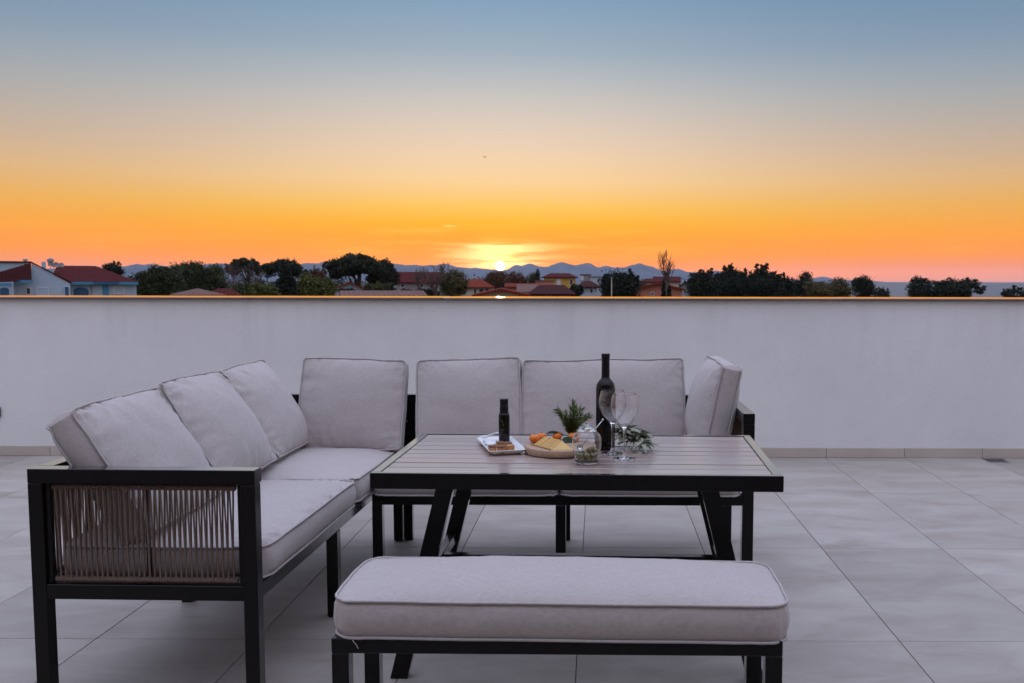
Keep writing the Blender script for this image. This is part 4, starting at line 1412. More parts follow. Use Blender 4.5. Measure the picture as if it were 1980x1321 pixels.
# ================================================================== trees
def leaf_cloud(blobs, n, size, seed, clump=0.24, per=26, flat=0.0, droop=0.0):
    """blobs: (x, y, z, rx, ry, rz). Clumps of leaf faces spread towards each blob's surface"""
    rs_ = np.random.RandomState(seed)
    bl = np.array(blobs, float)
    vol = (bl[:, 3] * bl[:, 5]) ** 1.0
    pr_ = vol / vol.sum()
    nc = max(8, n // per)
    bi = rs_.choice(len(bl), nc, p=pr_)
    d = rs_.normal(size=(nc, 3)); d /= np.linalg.norm(d, axis=1)[:, None]
    rad = rs_.uniform(0.25, 1.0, nc) ** 0.45
    cc = bl[bi, :3] + d * rad[:, None] * bl[bi, 3:6]
    crad = (bl[bi, 3:6].min(axis=1) * clump) * rs_.uniform(0.6, 1.4, nc)
    ci = np.repeat(np.arange(nc), per)
    m = len(ci)
    p = cc[ci] + rs_.normal(size=(m, 3)) * crad[ci][:, None] * np.array([1.0, 1.0, 0.75])
    a = rs_.normal(size=(m, 3)); a[:, 2] *= (1 - flat); a[:, 2] -= droop; a /= np.linalg.norm(a, axis=1)[:, None]
    b = np.cross(a, rs_.normal(size=(m, 3))); b /= np.linalg.norm(b, axis=1)[:, None] + 1e-9
    s = size * rs_.uniform(0.6, 1.3, m)[:, None]
    a *= s; b *= s * 0.5
    V = np.empty((m, 4, 3)); V[:, 0] = p - a; V[:, 1] = p - b; V[:, 2] = p + a; V[:, 3] = p + b
    me = bpy.data.meshes.new('crown')
    me.vertices.add(m * 4); me.vertices.foreach_set('co', V.reshape(-1))
    me.loops.add(m * 4); me.loops.foreach_set('vertex_index', np.arange(m * 4, dtype=np.int32))
    me.polygons.add(m)
    me.polygons.foreach_set('loop_start', np.arange(0, m * 4, 4, dtype=np.int32))
    me.update(calc_edges=True)
    return me


def trunk_mesh(h, r, targets, seed):
    rnd = random.Random(seed)
    g = G()
    bend = (rnd.uniform(-0.06, 0.06) * h, rnd.uniform(-0.06, 0.06) * h)
    pts = [(bend[0] * t * t, bend[1] * t * t, h * t) for t in (0, 0.25, 0.5, 0.75, 1)]
    g.tube(pts, [r, r * 0.85, r * 0.72, r * 0.6, r * 0.4], 8)
    for tx, ty, tz in targets:
        t0 = rnd.uniform(0.55, 0.95)
        s = Vector((bend[0] * t0 * t0, bend[1] * t0 * t0, h * t0)); e = Vector((tx, ty, tz))
        mid = s.lerp(e, 0.5) + Vector((0, 0, (e - s).length * 0.12))
        g.tube([s, mid, e], [r * 0.42, r * 0.26, r * 0.08], 6)
    return g


def tree(name, label, kind, u0, u1, vt, vb, D, mat, seed, n=2600, leaf=None, cat='tree', group='trees beyond the parapet', dens=1.0, base=GZ):
    """crown spans u0..u1 and vt..vb at D metres out"""
    c = at((u0 + u1) / 2, vb, D)
    w = (u1 - u0) * D / 1791.6; top = at(0, vt, D).z; bot = c.z
    e = empty(name, (c.x, c.y, base))
    tag(e, label, cat, group)
    zt, zb = top - base, max(0.4, bot - base)
    H = zt - zb
    rnd = random.Random(seed)
    bl = []
    if kind == 'round':
        for k in range(7):
            a = rnd.uniform(0, 2 * PI); rr = rnd.uniform(0.15, 0.30) * w
            bl.append((rr * math.cos(a), rr * math.sin(a), zb + H * rnd.uniform(0.3, 0.72), w * rnd.uniform(0.18, 0.26), w * rnd.uniform(0.18, 0.26), H * rnd.uniform(0.22, 0.30)))
        bl.append((0, 0, zb + H * 0.5, w * 0.40, w * 0.40, H * 0.47))
    elif kind == 'umbrella':
        for k in range(9):
            t = (k + 0.5) / 9 * 2 - 1
            zz = zb + H * (0.80 - 0.38 * t * t) - H * 0.10
            bl.append((t * w * 0.40, rnd.uniform(-0.18, 0.18) * w, zz, w * 0.14, w * 0.16, H * 0.19))
        for k in range(8):
            a = rnd.uniform(0, 2 * PI); rr = rnd.uniform(0.1, 0.36) * w
            bl.append((rr * math.cos(a), rr * math.sin(a), zb + H * rnd.uniform(0.30, 0.62), w * 0.15, w * 0.15, H * 0.14))
    elif kind == 'dense':
        m = max(4, int(w / max(H, 0.5) * 3) + 2)
        for k in range(m):
            t = (k + 0.5) / m * 2 - 1
            hh = H * rnd.uniform(0.80, 1.0) * (1 - 0.22 * t * t)
            bl.append((t * w * 0.44, rnd.uniform(-0.2, 0.2) * w, zb + hh * 0.5, w / m * 0.95, w * 0.16, hh * 0.5))
    elif kind == 'cone':
        for k in range(8):
            t = k / 7
            rr = w * 0.5 * (1 - 0.86 * t) * rnd.uniform(0.8, 1.05)
            bl.append((rnd.uniform(-0.05, 0.05) * w, 0, zb + H * (0.06 + 0.88 * t), rr, rr, H * 0.10))
    elif kind == 'column':
        for k in range(6):
            t = k / 5
            rr = w * 0.5 * (1 - 0.5 * abs(t - 0.35) * 1.6)
            bl.append((0, 0, zb + H * (0.1 + 0.82 * t), rr, rr, H * 0.13))
    elif kind == 'spiky':
        bl.append((0, 0, zb + H * 0.36, w * 0.46, w * 0.34, H * 0.36))
        for k in range(11):
            t = (k + 0.5) / 11 * 2 - 1 + rnd.uniform(-0.05, 0.05)
            hh = rnd.uniform(0.62, 0.96) - 0.22 * t * t
            bl.append((t * w * 0.45, rnd.uniform(-0.2, 0.2) * w, zb + H * hh * 0.84, w * 0.055, w * 0.06, H * 0.16))
    n = int(n * dens * (4.2 if kind == 'dense' else 3.2))
    sz = leaf or max(0.075, 0.024 * w ** 0.6 + 0.04)
    me = leaf_cloud(bl, n, sz, seed, clump=0.20, per=34)
    me.materials.append(M[mat])
    big = sorted(bl, key=lambda q: -q[3] * q[5])[:6]
    trunk_mesh(zb + H * 0.35, 0.035 * w + 0.06, [(q[0] * 0.8, q[1] * 0.8, q[2]) for q in big], seed).build('trunk', 'bark', e, smooth=180)
    link('crown', me, e)
    return e


def bare_tree(label, u, vt, vb, width, D, seed, levels=5, mat='twig', r0=0.11, upright=0.5, group='bare trees beyond the parapet', name='bare_tree'):
    c = at(u, vb, D); top = at(u, vt, D).z
    e = empty(name, (c.x, c.y, GZ))
    tag(e, label, 'tree', group)
    H = top - GZ; w = width * D / 1791.6
    rnd = random.Random(seed)
    gt, gb = G(), G()
    z0 = max(0.8, c.z - GZ)
    gt.tube([(0, 0, 0), (0.02 * H, 0, z0 * 0.5), (0, 0.01 * H, z0)], [r0 * 1.3, r0 * 1.1, r0], 8)

    def grow(p, d, L, r, lv):
        q = p + d * L
        mid = p.lerp(q, 0.5) + Vector((rnd.uniform(-1, 1), rnd.uniform(-1, 1), rnd.uniform(-0.2, 1))) * L * 0.07
        gb.tube([p, mid, q], [r, r * 0.8, r * 0.6], 5 if lv > 2 else 3, caps=False)
        if lv <= 0:
            return
        for k in range(3 if lv > 1 else 4):
            nd = (d + Vector((rnd.uniform(-1, 1), rnd.uniform(-1, 1), rnd.uniform(-0.3, 0.9) + upright)) * 0.62).normalized()
            grow(q if k < 2 else mid, nd, L * rnd.uniform(0.62, 0.82), max(0.005, r * 0.58), lv - 1)

    for k in range(5):
        a = 2 * PI * k / 5 + rnd.uniform(-0.3, 0.3)
        s = w / H * 1.1
        d = Vector((math.cos(a) * s, math.sin(a) * s, 1.0)).normalized()
        grow(Vector((0, 0, z0 * rnd.uniform(0.85, 1.0))), d, (H - z0) * 0.36, r0 * 0.7, levels)
    # scale the branch system to the height seen
    zs = max(p[2] for p in gb.v)
    k = (H - z0) / max(0.1, zs - z0)
    xs = max(abs(p[0]) for p in gb.v)
    kx = (w / 2) / max(0.1, xs)
    gb.v = [(p[0] * kx, p[1] * kx, z0 + (p[2] - z0) * k if p[2] > z0 else p[2]) for p in gb.v]
    gt.build('trunk', 'bark', e, smooth=180)
    gb.build('branches', mat, e)
    return e


# ================================================================== houses
def windows(e, spots, yf, mat='pane'):
    for (x0, x1, z0, z1, *k) in spots:
        wdw = G().box(x0, x1, yf - 0.03, yf + 0.02, z0, z1).build('window', k[0] if k else mat, e)
        fr = 0.05
        g = G()
        g.box(x0 - fr, x0, yf - 0.05, yf + 0.02, z0 - fr, z1 + fr); g.box(x1, x1 + fr, yf - 0.05, yf + 0.02, z0 - fr, z1 + fr)
        g.box(x0, x1, yf - 0.05, yf + 0.02, z1, z1 + fr); g.box(x0, x1, yf - 0.07, yf + 0.02, z0 - fr, z0)
        g.build('frame', 'frame', wdw)


def gable_roof(w, d, z0, rise, over=0.35, axis='x', th=0.14):
    g = G()
    a, b = (w / 2 + over, d / 2 + over)
    if axis == 'x':      # ridge along x
        for s in (-1, 1):
            p = [(-a, s * b, z0 - over * rise / (d / 2)), (a, s * b, z0 - over * rise / (d / 2)), (a, 0, z0 + rise), (-a, 0, z0 + rise)]
            q = [(x, y, z + th) for x, y, z in p]
            f = [(0, 1, 2, 3), (7, 6, 5, 4), (0, 4, 5, 1), (1, 5, 6, 2), (3, 2, 6, 7), (0, 3, 7, 4)]
            g.add(p + q, f if s > 0 else [t[::-1] for t in f])
    else:
        for s in (-1, 1):
            p = [(s * a, -b, z0 - over * rise / (w / 2)), (s * a, b, z0 - over * rise / (w / 2)), (0, b, z0 + rise), (0, -b, z0 + rise)]
            q = [(x, y, z + th) for x, y, z in p]
            f = [(0, 1, 2, 3), (7, 6, 5, 4), (0, 4, 5, 1), (1, 5, 6, 2), (3, 2, 6, 7), (0, 3, 7, 4)]
            g.add(p + q, f if s < 0 else [t[::-1] for t in f])
    return g


def hip_roof(w, d, z0, rise, over=0.35, ridge=0.4, th=0.14):
    a, b = w / 2 + over, d / 2 + over
    r = w / 2 * ridge
    v = [(-a, -b, z0), (a, -b, z0), (a, b, z0), (-a, b, z0), (-a, -b, z0 + th), (a, -b, z0 + th), (a, b, z0 + th), (-a, b, z0 + th), (-r, 0, z0 + th + rise), (r, 0, z0 + th + rise)]
    f = [(3, 2, 1, 0), (0, 1, 5, 4), (1, 2, 6, 5), (2, 3, 7, 6), (3, 0, 4, 7), (4, 5, 9, 8), (5, 6, 9), (6, 7, 8, 9), (7, 4, 8)]
    return G().add(v, f)


def house(label, u0, u1, ve, vr, D, depth, wall, roof, kind='hip', wins=(), chim=(), cat='house', group='houses beyond the parapet', ridge=0.45, rz=0.0, flat=False):
    """front wall spans u0..u1 at D metres; eave at ve, ridge at vr"""
    k = D / 1791.6
    c = at((u0 + u1) / 2, ve, D)
    th = math.atan2(1156.6 - (u0 + u1) / 2, 1791.6)
    w = (u1 - u0) * k * math.cos(th)
    ze = c.z - GZ; rise = CAM.z + (D + depth / 2) * (543.2 - vr) / 1791.6 - c.z - 0.14
    e = empty('house', (c.x - math.sin(th) * depth / 2, c.y + math.cos(th) * depth / 2, GZ), (0, 0, th + rz))
    tag(e, label, cat, group)
    g = G().box(-w / 2, w / 2, -depth / 2, depth / 2, 0, ze)
    if kind == 'gable_y':
        g.prism([(-w / 2, ze - 0.001), (w / 2, ze - 0.001), (0, ze + rise - 0.001)], -depth / 2, depth / 2)
    g.build('wall', wall, e)
    if kind == 'hip':
        r = hip_roof(w, depth, ze - 0.10, rise + 0.10, ridge=ridge).build('roof', roof, e)
    elif kind == 'gable_x':
        G().prism([(-0.01, 0), (0.01, 0), (0.0, 0.01)], -0.01, 0.01)
        r = gable_roof(w, depth, ze - 0.06, rise + 0.06).build('roof', roof, e)
    elif kind == 'gable_y':
        r = gable_roof(w, depth, ze + 0.005, rise, axis='y').build('roof', roof, e)
    else:
        r = G().box(-w / 2 - 0.15, w / 2 + 0.15, -depth / 2 - 0.15, depth / 2 + 0.15, ze + 0.002, ze + max(0.12, rise)).build('roof', roof, e)
    for (fx, h_, *cs_) in chim:
        q_ = cs_[0] if cs_ else 1.0
        cg = G(); zc = ze + rise * 0.5
        cg.box(fx * w - 0.28 * q_, fx * w + 0.28 * q_, -0.28 * q_, 0.28 * q_, zc, ze + rise + h_); cg.box(fx * w - 0.36 * q_, fx * w + 0.36 * q_, -0.36 * q_, 0.36 * q_, ze + rise + h_ + 0.003, ze + rise + h_ + 0.10)
        cg.build('chimney', 'cream_wall', r)
    windows(e, [(-w / 2 + a * w, -w / 2 + b * w, ze - t * w, ze - s * w, *m) for a, b, s, t, *m in wins], -depth / 2)
    return e


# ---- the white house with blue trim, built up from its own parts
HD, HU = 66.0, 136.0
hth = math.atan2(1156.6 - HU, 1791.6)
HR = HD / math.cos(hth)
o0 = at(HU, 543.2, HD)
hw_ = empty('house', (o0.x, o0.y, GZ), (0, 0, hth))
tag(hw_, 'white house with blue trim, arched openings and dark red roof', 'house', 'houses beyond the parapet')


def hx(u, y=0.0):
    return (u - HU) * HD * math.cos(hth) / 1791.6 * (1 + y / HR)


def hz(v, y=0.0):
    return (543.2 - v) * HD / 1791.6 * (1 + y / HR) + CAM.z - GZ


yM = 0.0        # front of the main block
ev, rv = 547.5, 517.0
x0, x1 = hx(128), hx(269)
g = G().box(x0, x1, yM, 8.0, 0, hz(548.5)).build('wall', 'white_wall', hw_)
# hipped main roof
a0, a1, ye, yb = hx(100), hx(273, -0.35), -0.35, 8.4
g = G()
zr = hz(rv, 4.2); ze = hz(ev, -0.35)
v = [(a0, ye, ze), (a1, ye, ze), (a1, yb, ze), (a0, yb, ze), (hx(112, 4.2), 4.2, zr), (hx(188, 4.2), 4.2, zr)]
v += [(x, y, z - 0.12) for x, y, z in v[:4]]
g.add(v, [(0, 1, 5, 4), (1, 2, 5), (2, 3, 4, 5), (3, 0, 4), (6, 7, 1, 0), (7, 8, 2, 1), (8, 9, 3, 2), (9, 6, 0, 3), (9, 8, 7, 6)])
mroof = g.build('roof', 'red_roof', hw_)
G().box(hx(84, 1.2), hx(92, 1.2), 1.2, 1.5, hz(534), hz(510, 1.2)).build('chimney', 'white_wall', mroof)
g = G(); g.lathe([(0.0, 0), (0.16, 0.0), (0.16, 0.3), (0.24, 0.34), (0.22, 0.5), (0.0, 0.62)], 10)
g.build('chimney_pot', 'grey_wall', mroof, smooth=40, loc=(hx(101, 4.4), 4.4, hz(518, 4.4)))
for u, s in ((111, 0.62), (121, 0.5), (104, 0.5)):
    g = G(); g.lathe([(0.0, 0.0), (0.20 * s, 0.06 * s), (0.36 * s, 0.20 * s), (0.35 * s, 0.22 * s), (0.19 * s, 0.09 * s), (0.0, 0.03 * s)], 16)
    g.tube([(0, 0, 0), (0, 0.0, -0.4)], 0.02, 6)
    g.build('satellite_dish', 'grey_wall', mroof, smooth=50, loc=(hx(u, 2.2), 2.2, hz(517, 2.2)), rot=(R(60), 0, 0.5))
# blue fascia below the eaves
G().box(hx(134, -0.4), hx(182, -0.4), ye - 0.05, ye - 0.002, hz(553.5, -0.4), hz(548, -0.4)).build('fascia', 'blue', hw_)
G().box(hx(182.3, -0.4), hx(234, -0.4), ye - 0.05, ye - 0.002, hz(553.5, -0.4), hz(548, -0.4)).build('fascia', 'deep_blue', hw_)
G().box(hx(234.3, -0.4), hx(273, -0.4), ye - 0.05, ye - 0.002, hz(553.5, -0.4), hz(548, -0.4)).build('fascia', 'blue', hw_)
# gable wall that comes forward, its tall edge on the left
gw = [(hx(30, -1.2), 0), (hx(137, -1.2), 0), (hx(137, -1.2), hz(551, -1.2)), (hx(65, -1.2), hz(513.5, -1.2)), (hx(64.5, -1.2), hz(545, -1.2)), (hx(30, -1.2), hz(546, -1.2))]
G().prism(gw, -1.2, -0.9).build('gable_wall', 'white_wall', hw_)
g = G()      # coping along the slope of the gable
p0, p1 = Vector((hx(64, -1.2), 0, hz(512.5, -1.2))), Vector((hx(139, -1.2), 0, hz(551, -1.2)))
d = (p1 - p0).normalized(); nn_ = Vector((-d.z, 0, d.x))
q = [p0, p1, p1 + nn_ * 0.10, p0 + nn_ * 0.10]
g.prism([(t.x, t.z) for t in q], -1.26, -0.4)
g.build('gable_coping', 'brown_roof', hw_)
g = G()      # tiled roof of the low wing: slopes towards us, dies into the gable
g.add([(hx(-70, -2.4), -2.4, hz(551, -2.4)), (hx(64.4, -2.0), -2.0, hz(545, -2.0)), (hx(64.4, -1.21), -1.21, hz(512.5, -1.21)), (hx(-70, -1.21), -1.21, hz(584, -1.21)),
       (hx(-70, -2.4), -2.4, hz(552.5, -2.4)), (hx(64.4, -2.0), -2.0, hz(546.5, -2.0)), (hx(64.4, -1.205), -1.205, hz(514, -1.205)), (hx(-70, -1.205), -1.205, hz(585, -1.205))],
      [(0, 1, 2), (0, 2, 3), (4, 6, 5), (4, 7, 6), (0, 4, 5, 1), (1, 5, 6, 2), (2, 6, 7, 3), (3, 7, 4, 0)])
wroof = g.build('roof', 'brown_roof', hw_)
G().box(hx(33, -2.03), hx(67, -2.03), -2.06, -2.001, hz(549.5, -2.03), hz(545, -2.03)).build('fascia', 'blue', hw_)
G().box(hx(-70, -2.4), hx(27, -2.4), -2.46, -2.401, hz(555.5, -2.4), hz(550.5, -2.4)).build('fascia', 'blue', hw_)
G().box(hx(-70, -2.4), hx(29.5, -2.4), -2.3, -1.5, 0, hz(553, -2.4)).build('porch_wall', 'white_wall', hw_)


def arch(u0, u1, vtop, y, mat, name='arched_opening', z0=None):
    xa, xb = hx(u0, y), hx(u1, y); r = (xb - xa) / 2
    zs = hz(vtop, y) - r * 0.55
    zb_ = hz(585) if z0 is None else z0
    pts = [(xa, zb_), (xb, zb_)] + [((xa + xb) / 2 + r * math.cos(PI * k / 10), zs + r * 0.55 * math.sin(PI * k / 10)) for k in range(11)]
    o = G().prism(pts, y - 0.03, y + 0.01).build(name, mat, hw_)
    g = G()
    g.tube([(p[0], y - 0.03, p[1]) for p in [(xa, zb_)] + pts[2:][::-1] + [(xb, zb_)]], 0.06, 6)
    g.build('surround', 'white_wall', o)


arch(125, 135, 557, -1.2, 'deep_blue')
arch(141, 174, 557, yM, 'deep_blue')
arch(3, 23, 558, -2.3, 'deep_blue')
arch(28.5, 31.5, 557.5, -1.2, 'deep_blue')
G().box(hx(200), hx(212.5), yM - 0.05, yM + 0.01, hz(585), hz(554)).build('door', 'blue', hw_)
windows(hw_, [(hx(54, -1.2), hx(60.5, -1.2), hz(571, -1.2), hz(560, -1.2))], -1.2)
windows(hw_, [(hx(223), hx(243), hz(571), hz(558), 'white_wall')], yM)
windows(hw_, [(hx(74, -1.2), hx(94, -1.2), hz(574, -1.2), hz(560, -1.2), 'white_wall')], -1.2)
g = G().tube([(hx(178), yM - 0.06, 0), (hx(178), yM - 0.06, hz(554))], 0.05, 6)
g.build('downpipe', 'grey_wall', hw_, smooth=180)

house('tall white block with thin red roof line behind the blue trimmed house', -120, 62, 511, 508, 74, 2.6, 'white_wall', 'brown_roof', 'flat', chim=[(0.462, 0.22, 0.5)], wins=[(0.94, 0.97, 0.01, 0.03)])
house('low house with a pale hipped roof among the bushes', 352, 414, 574, 560.5, 46, 2.6, 'cream_wall', 'pale_roof', 'hip', ridge=0.1, rz=0.15)
house('low red roofed house beside the pale hipped roof', 412, 456, 574, 560, 52, 3, 'cream_wall', 'red_roof', 'hip', ridge=0.6)
house('small white house under the big umbrella pine', 648, 705, 562, 547, 84, 7, 'white_wall', 'orange_roof', 'gable_y', wins=[(0.18, 0.34, 0.05, 0.25)])
house('long low pale pink roof close behind the parapet', 672, 806, 575.5, 563.5, 38, 3.2, 'pink_wall', 'pale_roof', 'gable_x', rz=0.06)
house('broad house with a dark red roof behind the bare tree', 768, 850, 547, 527.5, 108, 9, 'grey_wall', 'red_roof', 'gable_x', chim=[(-0.18, -0.4)], wins=[(0.1, 0.18, 0.05, 0.12), (0.55, 0.63, 0.05, 0.12)])
house('cream house with a bright orange hipped roof left of the sunset', 893, 950, 557, 541, 92, 8, 'cream_wall', 'orange_roof', 'hip', ridge=0.35, wins=[(0.42, 0.5, 0.05, 0.22), (0.6, 0.74, 0.05, 0.2), (0.8, 0.92, 0.05, 0.2)])
house('near reddish gabled roof directly below the setting sun', 925, 1015, 574, 558.5, 52, 6, 'cream_wall', 'orange_roof', 'gable_y')
house('long low reddish roof just right of the setting sun', 982, 1050, 556, 549, 100, 7, 'pink_wall', 'orange_roof', 'gable_x')
house('two storey yellow ochre house with a dark red roof', 1052, 1113, 537.5, 529.5, 138, 8, 'yellow_wall', 'red_roof', 'hip', ridge=0.6, wins=[(0.42, 0.52, 0.06, 0.26, 'frame'), (0.82, 0.9, 0.06, 0.22), (0.1, 0.2, 0.1, 0.2)])
house('low pink annexe in front of the yellow ochre house', 1036, 1072, 545, 543.5, 118, 6, 'pink_wall', 'pale_roof', 'flat')
house('dark red hipped roof with a white chimney end below the yellow house', 1030, 1104, 570, 552, 62, 7, 'white_wall', 'brown_roof', 'hip', ridge=0.7, wins=[(0.6, 0.7, 0.02, 0.12)])
house('house with a pale slanting roof beside the dark red hipped roof', 1008, 1046, 566, 551, 66, 6, 'cream_wall', 'pale_roof', 'gable_x')
house('dark grey box building on the skyline beside the yellow house', 1123, 1142, 533, 531.5, 150, 6, 'grey_wall', 'brown_roof', 'flat', wins=[(0.05, 0.25, 0.1, 0.5, 'frame')])
house('pale white block on the skyline beside the dark cedar', 1141, 1164, 537, 535.5, 146, 6, 'white_wall', 'pale_roof', 'flat', wins=[(0.6, 0.8, 0.1, 0.4)])
house('white walled house with a dark brown roof beside the dark cedar', 1119, 1155, 556, 544.5, 95, 7, 'white_wall', 'brown_roof', 'hip', ridge=0.4, wins=[(0.6, 0.75, 0.1, 0.3)])
house('salmon pink building with a small dark window behind the poplar', 1226, 1318, 561, 547, 76, 7, 'pink_wall', 'orange_roof', 'gable_y', wins=[(0.36, 0.41, 0.06, 0.11)])
house('far red roofed house between the cedar and the poplar', 1238, 1276, 546, 539.5, 130, 7, 'cream_wall', 'red_roof', 'hip', wins=[(0.15, 0.35, 0.1, 0.3)])
house('far red roofed house directly behind the poplar trunk', 1266, 1312, 545, 535.5, 140, 7, 'cream_wall', 'red_roof', 'gable_x')
house('white gabled house tucked beside the tall dark trees', 1312, 1336, 560, 543, 88, 8, 'white_wall', 'brown_roof', 'gable_y', wins=[(0.4, 0.6, 0.05, 0.3)])
house('distant pale cottage at the left foot of the umbrella pine', 770, 786, 541, 531, 125, 6, 'white_wall', 'red_roof', 'gable_y')

# ---- trees
T_ = tree
T_('evergreen_tree', 'small ragged tree rising above the end of the red roof', 'spiky', 199, 242, 500, 545, 74, 'dark_tree', 101, 1500)
T_('evergreen_tree', 'broad rounded dark tree mass beside the white house', 'dense', 262, 352, 510, 580, 78, 'mid_tree', 102, 4800)
T_('evergreen_tree', 'tall domed dark tree between the white house and grey thicket', 'dense', 325, 440, 503, 580, 82, 'mid_tree', 103, 6200)
T_('pine_tree', 'flat topped dark pine above the grey thicket', 'umbrella', 432, 520, 497, 545, 96, 'pine', 104, 3600)
T_('pine_tree', 'dark rounded pine left of the gap in the trees', 'umbrella', 505, 598, 498, 550, 92, 'pine', 105, 4200)
T_('conifer', 'very dark pointed conifer between two yellow green bushes', 'cone', 520, 584, 509, 578, 66, 'dark_tree', 106, 3600)
T_('shrub', 'low yellow green bush left of the dark conifer', 'dense', 474, 540, 546, 584, 63, 'lime_tree', 107, 1500, cat='bush')
T_('leafy_tree', 'bright yellow green rounded tree right of the dark conifer', 'dense', 568, 652, 528, 586, 70, 'lime_tree', 108, 3400)
T_('evergreen_tree', 'brownish tree in the gap left of the umbrella pine', 'spiky', 588, 636, 511, 560, 104, 'brown_redlit_tree', 109, 1800)
T_('umbrella_pine', 'large umbrella pine with a wide dark dome', 'umbrella', 630, 752, 486, 556, 86, 'pine', 110, 8200)
T_('umbrella_pine', 'smaller pine leaning out right of the umbrella pine', 'umbrella', 708, 776, 494, 572, 89, 'pine', 111, 4600)
T_('shrub', 'yellow green bush under the umbrella pine', 'round', 722, 742, 547, 568, 68, 'lime_tree', 112, 900, cat='bush')
T_('shrub', 'small green bush right of the yellow green one', 'round', 740, 762, 549, 570, 70, 'mid_tree', 113, 900, cat='bush')
T_('shrub', 'small green bush at the foot of the pine trunk', 'round', 703, 724, 550, 570, 71, 'mid_tree', 114, 800, cat='bush')
T_('shrub', 'dark bush hiding the foot of the umbrella pine', 'round', 655, 690, 559, 580, 60, 'dark_tree', 115, 900, cat='bush')
T_('shrub', 'dark hedge in front of the broad red roofed house', 'dense', 772, 852, 556, 582, 80, 'dark_tree', 116, 1600, cat='hedge')
T_('leafy_tree', 'olive brown tree between the bare tree and orange roof', 'round', 850, 908, 521, 578, 74, 'olive_tree', 117, 3000)
T_('leafy_tree', 'small dark tree behind the orange hipped roof', 'spiky', 900, 945, 534, 562, 125, 'brown_redlit_tree', 118, 1300)
T_('leafy_tree', 'rounded tree silhouetted right under the sun', 'round', 935, 985, 522, 566, 120, 'brown_redlit_tree', 119, 2600)
T_('leafy_tree', 'reddish tree just right of the sun', 'round', 975, 1022, 527, 562, 128, 'brown_redlit_tree', 120, 2400)
T_('leafy_tree', 'brown tree in front of the mountains near the cypress', 'round', 1014, 1044, 526, 556, 132, 'olive_tree', 121, 1500)
T_('cypress', 'slim dark cypress left of the yellow ochre house', 'column', 1033, 1047, 523, 560, 126, 'dark_tree', 122, 1100)
T_('shrub', 'dark bush in front of the white walled house', 'round', 1100, 1128, 548, 580, 70, 'dark_tree', 123, 1300, cat='bush')
T_('cedar', 'big dark cedar standing alone beside the lamp post', 'spiky', 1160, 1238, 507, 584, 72, 'dark_tree', 124, 6200)
T_('evergreen_tree', 'dark tree at the left end of the tall tree group', 'spiky', 1326, 1392, 509, 582, 88, 'dark_tree', 125, 4200, dens=1.2)
T_('evergreen_tree', 'tallest dark tree in the middle of the tree group', 'spiky', 1378, 1448, 502, 582, 92, 'dark_tree', 126, 5200, dens=1.2)
T_('evergreen_tree', 'dark tree with a jagged top right of the tallest', 'spiky', 1434, 1508, 502, 582, 90, 'dark_tree', 127, 5200, dens=1.2)
T_('evergreen_tree', 'lower dark tree at the right end of the tree group', 'spiky', 1490, 1536, 516, 582, 94, 'dark_tree', 128, 3200)
T_('evergreen_tree', 'small rounded dark tree beside the yellowish bushes', 'round', 1528, 1578, 526, 580, 98, 'dark_tree', 129, 2400)
T_('shrub', 'yellowish brown low bush beside the dark trees', 'round', 1552, 1612, 543, 582, 84, 'olive_tree', 130, 2000, cat='bush')
T_('leafy_tree', 'pale brown rounded tree in front of the far island', 'round', 1588, 1648, 536, 584, 88, 'olive_tree', 131, 2600)
T_('evergreen_tree', 'dark ball shaped tree at the edge of the sea', 'round', 1642, 1692, 533, 584, 102, 'dark_tree', 132, 3200)
T_('shrub', 'small dark bush right of the ball shaped tree', 'spiky', 1684, 1720, 548, 582, 106, 'dark_tree', 133, 1200, cat='bush')
T_('coastal_tree', 'wide flat dark tree standing alone against the sea', 'dense', 1750, 1880, 532, 584, 112, 'dark_tree', 134, 5200)
T_('coastal_tree', 'wind swept dark tree touching the wide flat one', 'umbrella', 1838, 1902, 532, 578, 118, 'dark_tree', 135, 2400)
T_('shrub', 'small dark shrub at the right edge of the view', 'spiky', 1932, 1990, 546, 584, 100, 'dark_tree', 136, 1600, cat='bush')
T_('shrub', 'low dark bush beneath the bare trees by the parapet', 'dense', 436, 500, 549, 586, 74, 'mid_tree', 137, 2000, cat='bush')
T_('shrub', 'dark bush between the pink building and the cedar', 'round', 1228, 1250, 548, 566, 100, 'dark_tree', 138, 700, cat='bush')
T_('cypress', 'dark ivy covered trunk of the bare poplar', 'column', 1277, 1298, 532, 600, 69.5, 'dark_tree', 139, 1800)

bare_tree('grey bare tree left of the dark pines', 452, 506, 560, 56, 88, 201, 4, r0=0.06)
bare_tree('grey bare tree in front of the flat topped pine', 494, 511, 560, 50, 85, 202, 4, r0=0.06)
bare_tree('leafless spreading tree left of the orange hipped roof', 842, 505, 556, 84, 72, 203, 4, r0=0.08)
bare_tree('tall slim bare poplar against the orange sky', 1287, 483, 540, 40, 69, 204, 3, r0=0.05, upright=1.8)
bare_tree('small bare sapling beside the leafless spreading tree', 812, 516, 560, 36, 78, 205, 4, r0=0.04)

# distant wood beyond the houses, too far to tell the trees apart
rnd = random.Random(5)
bl = []
for k in range(420):
    D = rnd.uniform(140, 300)
    u = rnd.choice((rnd.uniform(250, 800), rnd.uniform(250, 700), rnd.uniform(800, 1330), rnd.uniform(1310, 1560)))
    p = at(u, 543, D)
    h_ = rnd.uniform(5.0, 7.6) if u < 780 or u > 1330 else rnd.uniform(4.4, 6.2)
    bl.append((p.x, p.y, GZ + h_ * 0.5, rnd.uniform(1.6, 4), rnd.uniform(2, 4), h_ * 0.5))
me = leaf_cloud(bl, 60000, 0.28, 5, per=24)
me.materials.append(M['dark_tree'])
tag(link('distant_wood', me), kind='stuff', label='low far off wood stretching behind the houses')

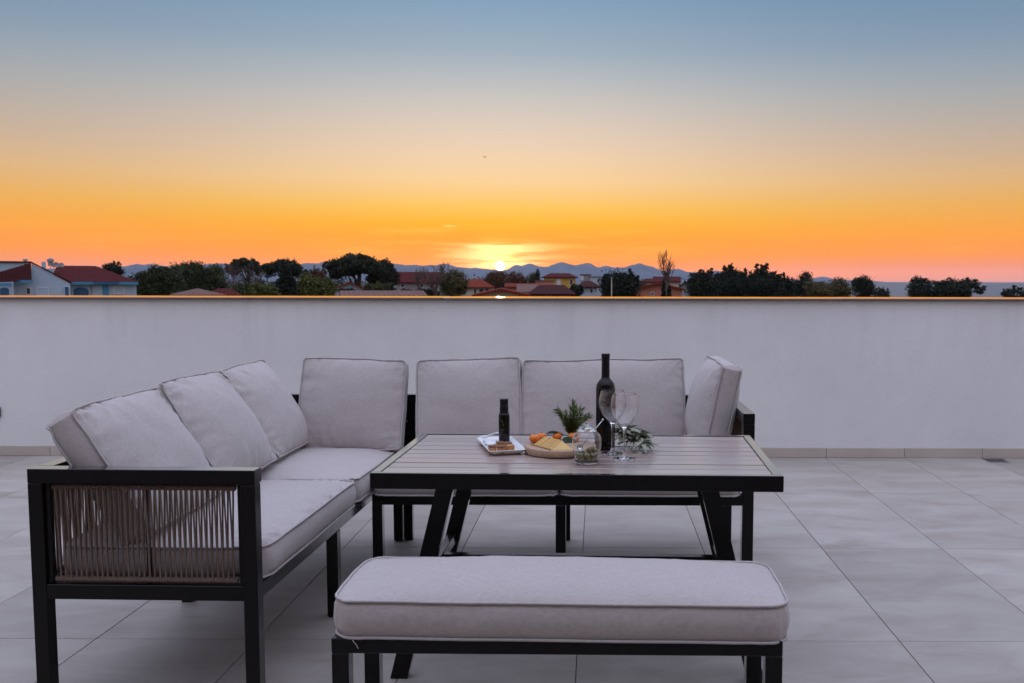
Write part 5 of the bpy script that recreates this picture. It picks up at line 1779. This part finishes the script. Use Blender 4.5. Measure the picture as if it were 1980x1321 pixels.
# ---- lamp post, masts, bird
lp = at(1182.5, 570, 60)
e = empty('lamp_post', (lp.x, lp.y, GZ))
tag(e, 'thin grey lamp post in front of the dark cedar', 'lamp post')
ht = at(0, 540, 60).z - GZ
G().tube([(0, 0, 0), (0, 0, ht * 0.5), (0, 0, ht)], [0.04, 0.028, 0.022], 8).build('pole', 'cream_wall', e, smooth=180)
G().lathe([(0.0, 0.0), (0.05, 0.0), (0.07, 0.03), (0.06, 0.07), (0.0, 0.09)], 12).build('lamp_head', 'grey_wall', e, smooth=50, loc=(0, 0, ht))
for u, v0, v1, lb in ((1064, 499.5, 513, 'slender mast on the ridge nearer the sun'), (1158, 503, 516, 'slender mast on the ridge above the white block')):
    p = at(u, v1, 3600)
    e = empty('mast', (p.x, p.y, p.z - 3))
    tag(e, lb, 'mast', 'masts on the mountain ridge')
    hh = (v1 - v0) * 3600 / 1791.6 + 3
    g = G()
    for k in range(3):
        a = 2 * PI * k / 3
        g.tube([(1.2 * math.cos(a), 1.2 * math.sin(a), 0), (0.25 * math.cos(a), 0.25 * math.sin(a), hh)], 0.35, 5)
    g.build('lattice', 'grey_wall', e)
    G().tube([(0, 0, hh * 0.8), (0, 0, hh * 1.03)], 0.5, 6).build('antenna', 'grey_wall', e)
bp_ = at(940, 309, 70)
e = empty('bird', bp_, (0, 0, 0.6))
tag(e, 'tiny dark bird flying high in the orange sky', 'bird')
G().lathe([(0.0, -0.12), (0.02, -0.10), (0.035, -0.02), (0.03, 0.06), (0.012, 0.11), (0.0, 0.13)], 10).build('body', 'capsule', e, smooth=180, rot=(R(90), 0, 0))
for s in (-1, 1):
    G().add([(0, -0.05, 0), (0, 0.05, 0), (s * 0.14, 0.04, 0.05), (s * 0.26, -0.03, 0.02), (s * 0.13, -0.03, 0.05),
             (0, -0.05, 0.006), (0, 0.05, 0.006), (s * 0.14, 0.04, 0.056), (s * 0.26, -0.03, 0.026), (s * 0.13, -0.03, 0.056)],
            [(0, 1, 2, 4), (4, 2, 3), (5, 9, 7, 6), (9, 8, 7)]).build('wing', 'capsule', e)

# ================================================================== the air between here and the hills
hm = bpy.data.materials.new('haze'); hm.use_nodes = True
hn = hm.node_tree
for q in list(hn.nodes):
    if q.type == 'BSDF_PRINCIPLED':
        hn.nodes.remove(q)
pv = hn.nodes.new('ShaderNodeVolumePrincipled')
pv.inputs['Color'].default_value = (0.52, 0.70, 1.0, 1)
pv.inputs['Density'].default_value = HAZE
pv.inputs['Anisotropy'].default_value = 0.55
hn.links.new(pv.outputs[0], hn.nodes['Material Output'].inputs['Volume'])
hz_ = G().box(-7200, 7200, -1200, 7200, GZ - 4.0, 92.0).build('haze', hm)
tag(hz_, kind='stuff')
